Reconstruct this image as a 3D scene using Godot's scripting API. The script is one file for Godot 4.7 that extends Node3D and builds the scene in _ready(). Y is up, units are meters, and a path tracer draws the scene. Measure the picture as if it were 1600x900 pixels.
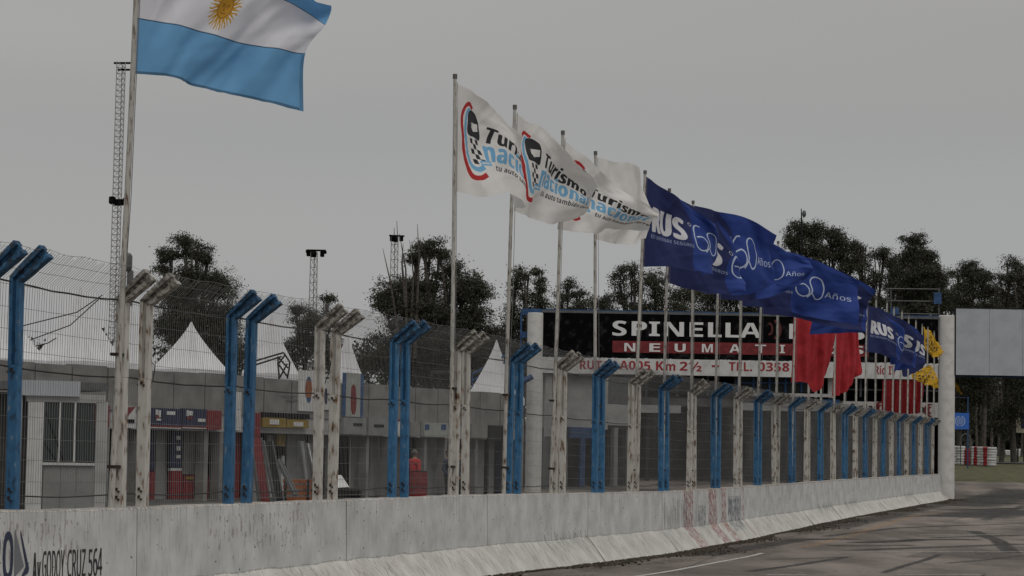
extends Node3D
# A race track's pit wall under an overcast sky: concrete barrier, catch fence, a row of flagpoles, footbridge with billboards, pits and trees behind.

const FOCAL := 3600.0            # focal length in pixels of a 1600 pixel wide picture
const ROLL := 0.0174533          # the camera hangs one degree to the side
const PITCH := 0.0721
const EYE := 1.85
var rng := RandomNumberGenerator.new()
var taken := {}
var M := {}

# ------------------------------------------------------------------ survey helpers
func P(px: float, py: float, d: float) -> Vector3:      # the point seen at a picture position, d metres down the track
	var x := px - 800.0
	var y := py - 450.0
	var xr := (x * cos(ROLL) + y * sin(ROLL)) / FOCAL
	var yr := (-x * sin(ROLL) + y * cos(ROLL)) / FOCAL
	var v := Vector3(xr, -yr * cos(PITCH) + sin(PITCH), -yr * sin(PITCH) - cos(PITCH))
	return v * (d / -v.z) + Vector3(0, EYE, 0)
const GD := [-60.0, 0.0, 25.0, 30.0, 35.0, 43.0, 52.0, 62.0, 72.0, 97.0, 108.0, 120.0, 150.0, 230.0, 300.0, 4000.0]
const GY := [0.2, 0.2, 0.2, 0.155, 0.1, 0.03, 0.05, 0.145, 0.18, 0.22, 0.45, 0.88, 1.7, 2.85, 3.1, 3.1]
func interp(x: float, xs: Array, ys: Array) -> float:
	if x <= xs[0]: return ys[0]
	for i in range(1, xs.size()):
		if x <= xs[i]:
			return lerpf(ys[i - 1], ys[i], (x - xs[i - 1]) / (xs[i] - xs[i - 1]))
	return ys[-1]
func ground_y(d: float) -> float:
	return interp(d, GD, GY)
const WN := [-4.0, -1.0, 0.0, 4.0, 6.0, 8.0, 10.0, 12.0, 14.0, 19.0, 24.0, 28.0, 34.0]
const WY := [1.31, 1.28, 1.26, 1.265, 1.232, 1.2, 1.183, 1.208, 1.228, 1.283, 1.312, 1.33, 1.335]
func W(n: float) -> Vector3:                            # middle of the barrier's top, n counted in fence bays
	var x: float = (((2.387e-06 * n - 9.025e-05) * n - 1.10307e-03) * n + 0.768768) * n - 3.7449
	return Vector3(x, interp(n, WN, WY), -2.47 * (n + 9.3))
func WT(n: float) -> Vector3:
	var v := W(n + 0.2) - W(n - 0.2)
	v.y = 0
	return v.normalized()
func WS(n: float) -> Vector3:                           # towards the track
	var t := WT(n)
	return Vector3(-t.z, 0, t.x)

# ------------------------------------------------------------------ mesh helpers
class MB:
	var v := PackedVector3Array()
	var nn := PackedVector3Array()
	var uv := PackedVector2Array()
	var col := PackedColorArray()
	var ix := PackedInt32Array()
	var c := Color(1, 1, 1)
	var colored := false
	func vert(p: Vector3, n: Vector3, t := Vector2.ZERO) -> int:
		v.append(p); nn.append(n); uv.append(t)
		if colored: col.append(c)
		return v.size() - 1
	func tri(a: int, b: int, d: int):                   # counter-clockwise seen from outside
		ix.append(a); ix.append(d); ix.append(b)
	func quad(a: Vector3, b: Vector3, d: Vector3, e: Vector3, t0 := Vector2.ZERO, t1 := Vector2(1, 0), t2 := Vector2(1, 1), t3 := Vector2(0, 1)):
		var n := (b - a).cross(e - a).normalized()
		if n == Vector3.ZERO: n = (d - b).cross(e - b).normalized()
		var i := vert(a, n, t0)
		vert(b, n, t1); vert(d, n, t2); vert(e, n, t3)
		tri(i, i + 1, i + 2); tri(i, i + 2, i + 3)
	func face(a: Vector3, b: Vector3, d: Vector3):
		var n := (b - a).cross(d - a).normalized()
		var i := vert(a, n)
		vert(b, n); vert(d, n)
		tri(i, i + 1, i + 2)
	func box(at: Vector3, size: Vector3, bs := Basis.IDENTITY):
		var h := size * 0.5
		var q := []
		for z in [-1, 1]:
			for y in [-1, 1]:
				for x in [-1, 1]:
					q.append(at + bs * Vector3(h.x * x, h.y * y, h.z * z))
		quad(q[4], q[5], q[7], q[6]); quad(q[1], q[0], q[2], q[3])
		quad(q[5], q[1], q[3], q[7]); quad(q[0], q[4], q[6], q[2])
		quad(q[6], q[7], q[3], q[2]); quad(q[0], q[1], q[5], q[4])
	func bevel(at: Vector3, size: Vector3, r: float, bs := Basis.IDENTITY):   # box whose upright edges and rims are chamfered
		var h := size * 0.5
		var ring := []
		for k in [[-1, -1, 0], [-1, -1, 1], [1, -1, 1], [1, -1, 0], [1, 1, 0], [1, 1, 1], [-1, 1, 1], [-1, 1, 0]]:
			var x: float = k[0] * (h.x - (r if k[2] == 1 else 0.0))
			var z: float = k[1] * (h.z - (0.0 if k[2] == 1 else r))
			ring.append(Vector2(x, z))
		var lv := [[-h.y, 1.0 - r / maxf(h.x, r * 2)], [-h.y + r, 1.0], [h.y - r, 1.0], [h.y, 1.0 - r / maxf(h.x, r * 2)]]
		for l in 3:
			for i in 8:
				var a: Vector2 = ring[i]
				var b: Vector2 = ring[(i + 1) % 8]
				var s0: float = lv[l][1]
				var s1: float = lv[l + 1][1]
				quad(at + bs * Vector3(b.x * s0, lv[l][0], b.y * s0), at + bs * Vector3(a.x * s0, lv[l][0], a.y * s0), at + bs * Vector3(a.x * s1, lv[l + 1][0], a.y * s1), at + bs * Vector3(b.x * s1, lv[l + 1][0], b.y * s1))
		for e in [0, 3]:
			var s: float = lv[e][1]
			for i in range(1, 7):
				var a := at + bs * Vector3(ring[0].x * s, lv[e][0], ring[0].y * s)
				var b := at + bs * Vector3(ring[i].x * s, lv[e][0], ring[i].y * s)
				var d := at + bs * Vector3(ring[i + 1].x * s, lv[e][0], ring[i + 1].y * s)
				if e == 0: face(a, b, d)
				else: face(a, d, b)
	func tube(pts: Array, radii: Array, sides := 6, caps := true):
		var t0: Vector3 = (pts[1] - pts[0]).normalized()
		var up := Vector3.UP if absf(t0.y) < 0.9 else Vector3.RIGHT
		var rings := []
		for i in pts.size():
			var t: Vector3 = (pts[mini(i + 1, pts.size() - 1)] - pts[maxi(i - 1, 0)]).normalized()
			var a := up.cross(t).normalized()
			var b := t.cross(a).normalized()
			up = b
			var first := v.size()
			for s in sides:
				var an := TAU * s / sides
				var n := a * cos(an) + b * sin(an)
				vert(pts[i] + n * radii[i], n, Vector2(float(s) / sides, i))
			rings.append(first)
		for i in pts.size() - 1:
			for s in sides:
				var s2 := (s + 1) % sides
				var a: int = rings[i] + s
				var b: int = rings[i] + s2
				var e: int = rings[i + 1] + s
				var d: int = rings[i + 1] + s2
				tri(a, b, d); tri(a, d, e)
		if caps:
			for e in [0, pts.size() - 1]:
				var n: Vector3 = (pts[0] - pts[1]).normalized() if e == 0 else (pts[e] - pts[e - 1]).normalized()
				var o := vert(pts[e], n)
				var f := v.size()
				for s in sides: vert(v[rings[e] + s], n)
				for s in sides:
					if e == 0: tri(o, f + (s + 1) % sides, f + s)
					else: tri(o, f + s, f + (s + 1) % sides)
	func lathe(at: Vector3, prof: Array, sides := 16):   # prof: [radius, height]
		var first := v.size()
		for i in prof.size():
			var a: Array = prof[maxi(i - 1, 0)]
			var b: Array = prof[mini(i + 1, prof.size() - 1)]
			var s := Vector2(b[1] - a[1], a[0] - b[0]).normalized()
			for k in sides + 1:
				var an := TAU * k / sides
				vert(at + Vector3(cos(an) * prof[i][0], prof[i][1], sin(an) * prof[i][0]), Vector3(cos(an) * s.x, s.y, sin(an) * s.x), Vector2(float(k) / sides, float(i) / prof.size()))
		for i in prof.size() - 1:
			for k in sides:
				var a := first + i * (sides + 1) + k
				tri(a + 1, a, a + sides + 1); tri(a + 1, a + sides + 1, a + sides + 2)
	func sweep(profile: Array, frames: Array):           # profile: Vector2 ring; frames: [origin, x axis, y axis]; flat sides
		var m := profile.size()
		for i in frames.size() - 1:
			for k in m:
				var a: Vector2 = profile[k]
				var b: Vector2 = profile[(k + 1) % m]
				var f: Array = frames[i]
				var g: Array = frames[i + 1]
				quad(f[0] + f[1] * a.x + f[2] * a.y, f[0] + f[1] * b.x + f[2] * b.y, g[0] + g[1] * b.x + g[2] * b.y, g[0] + g[1] * a.x + g[2] * a.y)
		var pv := PackedVector2Array(profile)
		var tr := Geometry2D.triangulate_polygon(pv)
		for e in [0, frames.size() - 1]:
			var f: Array = frames[e]
			for k in range(0, tr.size(), 3):
				var q := []
				for j in 3: q.append(f[0] + f[1] * pv[tr[k + j]].x + f[2] * pv[tr[k + j]].y)
				if e == 0: face(q[0], q[2], q[1])
				else: face(q[0], q[1], q[2])
	func mesh() -> ArrayMesh:
		var arr := []
		arr.resize(Mesh.ARRAY_MAX)
		arr[Mesh.ARRAY_VERTEX] = v
		arr[Mesh.ARRAY_NORMAL] = nn
		arr[Mesh.ARRAY_TEX_UV] = uv
		if colored: arr[Mesh.ARRAY_COLOR] = col
		arr[Mesh.ARRAY_INDEX] = ix
		var am := ArrayMesh.new()
		am.add_surface_from_arrays(Mesh.PRIMITIVE_TRIANGLES, arr)
		return am

func numbered(called: String) -> String:
	var k: int = taken.get(called, -1) + 1
	taken[called] = k
	return called if k == 0 else "%s_%03d" % [called, k]
func tag(o: Node, label: String, category: String, group := "", kind := ""):
	o.set_meta("label", label)
	o.set_meta("category", category)
	if group: o.set_meta("group", group)
	if kind: o.set_meta("kind", kind)
func thing(called: String, label: String, category: String, at := Vector3.ZERO, group := "") -> Node3D:
	var o := Node3D.new()
	o.name = numbered(called)
	add_child(o)
	o.position = at
	tag(o, label, category, group)
	return o
func obj(called: String, mesh: Mesh, m: Material, parent: Node = self, at := Vector3.ZERO, bs := Basis.IDENTITY) -> MeshInstance3D:
	var o := MeshInstance3D.new()
	o.name = numbered(called) if parent == self else called
	o.mesh = mesh
	o.material_override = m
	parent.add_child(o, true)
	o.position = at
	o.basis = bs
	return o
func structure(called: String, mesh: Mesh, m: Material) -> MeshInstance3D:
	var o := obj(called, mesh, m)
	o.set_meta("kind", "structure")
	return o
# parts are given in world coordinates and stored relative to their thing
func part(called: String, b: MB, m: Material, parent: Node3D) -> MeshInstance3D:
	var base := Vector3.ZERO
	var p: Node = parent
	while p != self:
		base += (p as Node3D).position
		p = p.get_parent()
	for i in b.v.size(): b.v[i] -= base
	return obj(called, b.mesh(), m, parent)

# ------------------------------------------------------------------ colour and print helpers
func lin(r: float, g: float, b: float) -> Color:        # real-world base colour to the sRGB value materials take
	return Color(r, g, b).linear_to_srgb()
func mat(c: Color, rough := 0.85, metal := 0.0) -> StandardMaterial3D:
	var m := StandardMaterial3D.new()
	m.albedo_color = c
	m.roughness = rough
	m.metallic = metal
	return m
func ramp_image(size: int, seed_: int, freq: float, stops: Array, octaves := 4, h := 0) -> Image:
	var n := FastNoiseLite.new()
	n.seed = seed_
	n.frequency = freq
	n.fractal_octaves = octaves
	var hh := size if h == 0 else h
	var g := n.get_seamless_image(size, hh)
	g.convert(Image.FORMAT_L8)
	var src := g.get_data()
	var lut := []
	for i in 256:
		var t := i / 255.0
		var c: Color = stops[0][1]
		for k in range(1, stops.size()):
			if t >= stops[k - 1][0]:
				var f := clampf((t - stops[k - 1][0]) / maxf(stops[k][0] - stops[k - 1][0], 0.001), 0, 1)
				c = (stops[k - 1][1] as Color).lerp(stops[k][1], f)
		lut.append([c.r8, c.g8, c.b8])
	var out := PackedByteArray()
	out.resize(size * hh * 3)
	for i in size * hh:
		var l: Array = lut[src[i]]
		out[i * 3] = l[0]; out[i * 3 + 1] = l[1]; out[i * 3 + 2] = l[2]
	return Image.create_from_data(size, hh, false, Image.FORMAT_RGB8, out)
func tri_mat(img: Image, scale: float, rough := 0.85, metal := 0.0) -> StandardMaterial3D:
	var m := StandardMaterial3D.new()
	img.generate_mipmaps()
	m.albedo_texture = ImageTexture.create_from_image(img)
	m.uv1_triplanar = true
	m.uv1_world_triplanar = true
	m.uv1_scale = Vector3.ONE * scale
	m.roughness = rough
	m.metallic = metal
	return m
func varied(c: Color, seed_: int, amount := 0.12, scale := 0.6, rough := 0.85, size := 128) -> StandardMaterial3D:
	return tri_mat(ramp_image(size, seed_, 0.03, [[0.0, c.darkened(amount * 1.6)], [0.45, c.darkened(amount * 0.4)], [0.6, c], [1.0, c.lightened(amount * 0.6)]]), scale, rough)

class Canvas:
	var img: Image
	var w: int
	var h: int
	func _init(width: int, height: int, c: Color):
		w = width
		h = height
		img = Image.create(w, h, false, Image.FORMAT_RGB8)
		img.fill(c)
	func tri(a: Vector2, b: Vector2, d: Vector2, c: Color):
		var y0 := maxi(int(ceil(minf(a.y, minf(b.y, d.y)) - 0.5)), 0)
		var y1 := mini(int(floor(maxf(a.y, maxf(b.y, d.y)) - 0.5)), h - 1)
		for y in range(y0, y1 + 1):
			var yy := y + 0.5
			var lo := INF
			var hi := -INF
			for e in [[a, b], [b, d], [d, a]]:
				var p: Vector2 = e[0]
				var q: Vector2 = e[1]
				if (p.y <= yy and q.y > yy) or (q.y <= yy and p.y > yy):
					var x := p.x + (yy - p.y) / (q.y - p.y) * (q.x - p.x)
					lo = minf(lo, x)
					hi = maxf(hi, x)
			if hi > lo:
				var x0 := maxi(int(ceil(lo - 0.5)), 0)
				var x1 := mini(int(ceil(hi - 0.5)), w)
				if x1 > x0: img.fill_rect(Rect2i(x0, y, x1 - x0, 1), c)
	func poly(pts: Array, c: Color):
		var pv := PackedVector2Array(pts)
		var tr := Geometry2D.triangulate_polygon(pv)
		for k in range(0, tr.size(), 3): tri(pv[tr[k]], pv[tr[k + 1]], pv[tr[k + 2]], c)
	func curve(pts: Array, steps := 8) -> Array:         # closed smooth outline through the points
		var out := []
		var m := pts.size()
		for i in m:
			for s in steps:
				out.append((pts[i] as Vector2).cubic_interpolate(pts[(i + 1) % m], pts[(i - 1 + m) % m], pts[(i + 2) % m], float(s) / steps))
		return out
	func stroke(pts: Array, width: float, c: Color, steps := 8):
		var q := []
		for i in pts.size() - 1:
			for s in steps:
				q.append((pts[i] as Vector2).cubic_interpolate(pts[i + 1], pts[maxi(i - 1, 0)], pts[mini(i + 2, pts.size() - 1)], float(s) / steps))
		q.append(pts[-1])
		for i in q.size() - 1:
			var t: Vector2 = (q[i + 1] - q[i]).normalized()
			var n := Vector2(-t.y, t.x) * width * 0.5
			var e := t * width * 0.2
			tri(q[i] + n - e, q[i] - n - e, q[i + 1] + n + e, c)
			tri(q[i + 1] + n + e, q[i + 1] - n + e, q[i] - n - e, c)
	func disc(o: Vector2, rx: float, ry: float, c: Color):
		for y in range(maxi(int(o.y - ry), 0), mini(int(o.y + ry) + 1, h)):
			var k := 1.0 - pow((y + 0.5 - o.y) / ry, 2)
			if k > 0:
				var x := sqrt(k) * rx
				var x0 := maxi(int(round(o.x - x)), 0)
				var x1 := mini(int(round(o.x + x)), w)
				if x1 > x0: img.fill_rect(Rect2i(x0, y, x1 - x0, 1), c)
	func text(s: String, font: Font, tf: Transform2D, c: Color):   # one unit of the transform is the height of the letters' em
		var tm := TextMesh.new()
		tm.text = s
		tm.font = font
		tm.font_size = 64
		tm.pixel_size = 1.0 / 64.0
		tm.depth = 0.0
		tm.horizontal_alignment = HORIZONTAL_ALIGNMENT_LEFT
		tm.vertical_alignment = VERTICAL_ALIGNMENT_CENTER
		var arr := tm.get_mesh_arrays()
		var vv: PackedVector3Array = arr[Mesh.ARRAY_VERTEX]
		var ii = arr[Mesh.ARRAY_INDEX]
		var q := PackedVector2Array()
		for p in vv: q.append(tf * Vector2(p.x, -p.y))
		if ii == null or ii.size() == 0:
			for k in range(0, q.size() - 2, 3): tri(q[k], q[k + 1], q[k + 2], c)
		else:
			for k in range(0, ii.size(), 3): tri(q[ii[k]], q[ii[k + 1]], q[ii[k + 2]], c)
	func texture(shrink := 2) -> ImageTexture:
		if shrink > 1: img.resize(w / shrink, h / shrink, Image.INTERPOLATE_TRILINEAR if false else Image.INTERPOLATE_BILINEAR)
		img.generate_mipmaps()
		return ImageTexture.create_from_image(img)

func font(weight := 700, family := "Droid Sans") -> SystemFont:
	var f := SystemFont.new()
	f.font_names = PackedStringArray([family])
	f.font_weight = weight
	return f
func letters(s: String, f: Font, height: float, width: float, m: Material, parent: Node3D, at: Vector3, bs: Basis, depth := 0.02) -> MeshInstance3D:
	# solid lettering stretched to a width and a capital height in metres; at is the middle of the line
	var tm := TextMesh.new()
	tm.text = s
	tm.font = f
	tm.font_size = 64
	tm.pixel_size = 1.0 / 64.0
	tm.depth = 0.5
	var ab := tm.get_aabb()
	var arr := tm.get_mesh_arrays()
	var am := ArrayMesh.new()
	var vv: PackedVector3Array = arr[Mesh.ARRAY_VERTEX]
	var lo := Vector3(INF, INF, INF)
	var hi := -lo
	for p in vv:
		lo = lo.min(p)
		hi = hi.max(p)
	var mid := (lo + hi) * 0.5
	var k := Vector3(width / (hi.x - lo.x), height / (hi.y - lo.y), depth / maxf(hi.z - lo.z, 0.001))
	for i in vv.size(): vv[i] = (vv[i] - mid) * k
	arr[Mesh.ARRAY_VERTEX] = vv
	am.add_surface_from_arrays(Mesh.PRIMITIVE_TRIANGLES, arr)
	return obj("lettering", am, m, parent, at, bs)

func _ready():
	rng.seed = 77
	set_view()
	make_materials()
	build_ground()
	build_barrier()
	build_fence()
	build_bridge()
	build_pits()
	build_trees()
	build_masts()
	build_poles_and_flags()
	build_far_side()
	build_people()
func set_view():
	var cam := Camera3D.new()
	cam.name = "camera"
	add_child(cam)
	cam.position = Vector3(0, EYE, 0)
	cam.basis = Basis(Vector3.RIGHT, PITCH) * Basis(Vector3.BACK, ROLL)
	cam.fov = rad_to_deg(2.0 * atan(450.0 / FOCAL))
	cam.near = 0.5
	cam.far = 6000.0
	cam.current = true
	var env := Environment.new()
	env.background_mode = Environment.BG_SKY
	var sm := PanoramaSkyMaterial.new()
	# an even layer of cloud: broad soft banks, a little brighter overhead as such skies are
	var sw := 512
	var sh := 256
	var nz := FastNoiseLite.new()
	nz.seed = 5
	nz.frequency = 0.9
	nz.fractal_octaves = 3
	var im := Image.create(sw, sh, false, Image.FORMAT_RGBF)
	for y in sh:
		var el := (0.5 - (y + 0.5) / sh) * PI
		for x in sw:
			var az := (x + 0.5) / sw * TAU
			var d := Vector3(cos(az) * cos(el), sin(el), sin(az) * cos(el))
			var k := 1.0 + 0.75 * pow(maxf(d.y, 0.0), 1.3)
			var c := nz.get_noise_3d(d.x, d.y * 9.0, d.z)
			var l := 0.345 * k * (1.0 + 0.12 * c)
			var warm := 0.015 * nz.get_noise_3d(d.x + 7.0, d.y * 8.0, d.z)
			im.set_pixel(x, y, Color(l * (1.0 + warm), l, l * (0.985 - warm * 2.0)))
	sm.panorama = ImageTexture.create_from_image(im)
	var sky := Sky.new()
	sky.sky_material = sm
	env.sky = sky
	env.tonemap_mode = Environment.TONE_MAPPER_LINEAR
	env.tonemap_exposure = 1.0
	env.sdfgi_enabled = true
	env.ssao_enabled = true
	env.ssil_enabled = true
	var we := WorldEnvironment.new()
	we.name = "world_environment"
	we.environment = env
	add_child(we)
	var sun := DirectionalLight3D.new()
	sun.name = "sun"
	sun.light_energy = 0.25
	sun.light_angular_distance = 25.0
	sun.light_color = Color(1.0, 0.97, 0.93)
	sun.shadow_enabled = true
	sun.rotation_degrees = Vector3(-58, 28, 0)
	add_child(sun)

func make_materials():
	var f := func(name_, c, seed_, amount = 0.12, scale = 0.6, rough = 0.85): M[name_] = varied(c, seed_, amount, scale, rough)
	# painted posts: chips down to grey concrete, rust and grime
	var conc := lin(0.3, 0.28, 0.25)
	for k in 2:
		var b := [lin(0.035, 0.15, 0.31), lin(0.032, 0.13, 0.27)][k] as Color
		M["post_blue%d" % k] = tri_mat(ramp_image(256, 20 + k, 0.035, [[0.0, lin(0.02, 0.02, 0.02)], [0.14, b.darkened(0.55)], [0.21, b.darkened(0.2)], [0.3, b.darkened(0.05)], [0.5, b], [0.75, b.lightened(0.04)], [0.82, b.lightened(0.16)], [0.92, conc]], 5), 1.0, 0.65)
		M["post_blue%d" % k].uv1_scale = Vector3(1.6, 0.55, 1.6)
		var w := [lin(0.56, 0.545, 0.51), lin(0.5, 0.485, 0.45)][k] as Color
		M["post_white%d" % k] = tri_mat(ramp_image(256, 31 + k, 0.03, [[0.0, lin(0.03, 0.02, 0.015)], [0.14, lin(0.06, 0.035, 0.025)], [0.22, lin(0.2, 0.1, 0.045)], [0.27, lin(0.36, 0.27, 0.19)], [0.31, w.darkened(0.1)], [0.45, w.darkened(0.04)], [0.6, w], [1.0, w.lightened(0.1)]], 5), 1.0, 0.75)
		M["post_white%d" % k].uv1_scale = Vector3(1.5, 0.45, 1.5)
	var pw := lin(0.5, 0.48, 0.44)
	M.pole = tri_mat(ramp_image(256, 41, 0.05, [[0.0, lin(0.04, 0.03, 0.025)], [0.2, lin(0.13, 0.075, 0.045)], [0.28, lin(0.3, 0.27, 0.24)], [0.4, lin(0.46, 0.45, 0.42)], [1.0, pw]], 5), 1.0, 0.6)
	M.pole.uv1_scale = Vector3(2.0, 0.35, 2.0)
	for k in 2:                                           # the arms: weathered, white paint mostly gone, the blue a darker tone
		var ag := lin(0.3, 0.28, 0.25)
		M["arm_white%d" % k] = tri_mat(ramp_image(256, 45 + k, 0.035, [[0.0, lin(0.03, 0.026, 0.022)], [0.32, lin(0.08, 0.07, 0.06)], [0.42, lin(0.17, 0.155, 0.135)], [0.55, ag], [0.72, lin(0.42, 0.4, 0.37)], [1.0, lin(0.5, 0.48, 0.45)]], 5), 1.6, 0.9)
		var ab := lin(0.025, 0.1, 0.21)
		M["arm_blue%d" % k] = tri_mat(ramp_image(256, 47 + k, 0.035, [[0.0, lin(0.02, 0.02, 0.02)], [0.3, lin(0.03, 0.04, 0.06)], [0.42, ab.darkened(0.3)], [0.55, ab], [0.75, lin(0.04, 0.15, 0.3)], [0.9, lin(0.16, 0.22, 0.28)]], 5), 1.6, 0.85)
	M.cap = mat(lin(0.12, 0.115, 0.11), 0.6)
	M.wire = mat(lin(0.21, 0.21, 0.21), 0.55, 0.2)
	M.mast = mat(lin(0.3, 0.3, 0.31), 0.6)
	M.cable = mat(lin(0.02, 0.02, 0.022), 0.7)
	M.bolt = mat(lin(0.04, 0.025, 0.02), 0.7, 0.3)
	f.call("concrete", lin(0.36, 0.35, 0.33), 51, 0.1, 0.35)
	f.call("pit_concrete", lin(0.235, 0.23, 0.22), 52, 0.16, 0.25)
	f.call("pit_white", lin(0.4, 0.4, 0.395), 53, 0.08, 0.3)
	f.call("inner_wall", lin(0.1, 0.097, 0.09), 54, 0.2, 0.3)  # interior shade partly put into the colour: darker than the outer concrete
	f.call("column_white", lin(0.66, 0.65, 0.63), 55, 0.07, 0.5)
	f.call("door_grey", lin(0.24, 0.245, 0.24), 56, 0.1, 0.4)
	f.call("door_pale", lin(0.36, 0.375, 0.36), 57, 0.08, 0.4)
	f.call("red_paint", lin(0.19, 0.012, 0.016), 58, 0.15, 0.8, 0.6)
	f.call("navy_paint", lin(0.012, 0.018, 0.06), 59, 0.15, 0.8, 0.6)
	f.call("blue_paint", lin(0.02, 0.075, 0.2), 60, 0.15, 0.8, 0.55)
	f.call("yellow_paint", lin(0.26, 0.17, 0.015), 61, 0.15, 0.8, 0.6)
	f.call("orange_paint", lin(0.3, 0.08, 0.015), 62, 0.15, 0.8, 0.6)
	f.call("white_paint", lin(0.6, 0.6, 0.59), 63, 0.07, 0.5, 0.6)
	f.call("black_paint", lin(0.004, 0.004, 0.0045), 64, 0.3, 0.5, 0.7)
	f.call("steel", lin(0.11, 0.115, 0.12), 65, 0.15, 0.8, 0.5)
	f.call("dark_steel", lin(0.025, 0.026, 0.028), 66, 0.15, 0.8, 0.6)
	f.call("canvas_white", lin(0.78, 0.78, 0.8), 67, 0.05, 0.4, 0.8)
	M.canvas_white.backlight_enabled = true
	M.canvas_white.backlight = Color(0.4, 0.4, 0.41)
	for q in ["black_paint", "dark_steel"]: M[q].metallic_specular = 0.15
	f.call("bark", lin(0.09, 0.08, 0.068), 68, 0.3, 1.2, 0.95)
	f.call("pit_floor", lin(0.1, 0.097, 0.092), 69, 0.15, 0.12, 0.95)
	f.call("blank_board", lin(0.43, 0.455, 0.49), 70, 0.04, 0.3, 0.7)
	f.call("red_cloth", lin(0.42, 0.025, 0.035), 71, 0.08, 0.8, 0.9)
	f.call("sign_cream", lin(0.5, 0.46, 0.36), 72, 0.1, 0.5, 0.8)
	f.call("tyre_white", lin(0.6, 0.6, 0.6), 73, 0.12, 1.5, 0.6)
	f.call("tyre_red", lin(0.36, 0.02, 0.025), 74, 0.12, 1.5, 0.6)
	M.red_cloth.backlight_enabled = true
	M.red_cloth.backlight = Color(0.3, 0.04, 0.04)
	M.glass = mat(lin(0.03, 0.038, 0.038), 0.15)
	M.glass.metallic_specular = 0.5
	var l := StandardMaterial3D.new()
	l.vertex_color_use_as_albedo = true
	l.roughness = 0.75
	l.backlight_enabled = true
	l.backlight = Color(0.05, 0.055, 0.03)
	M.leaf = l
	var p := StandardMaterial3D.new()
	p.vertex_color_use_as_albedo = true
	p.roughness = 0.85
	M.person = p

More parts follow.
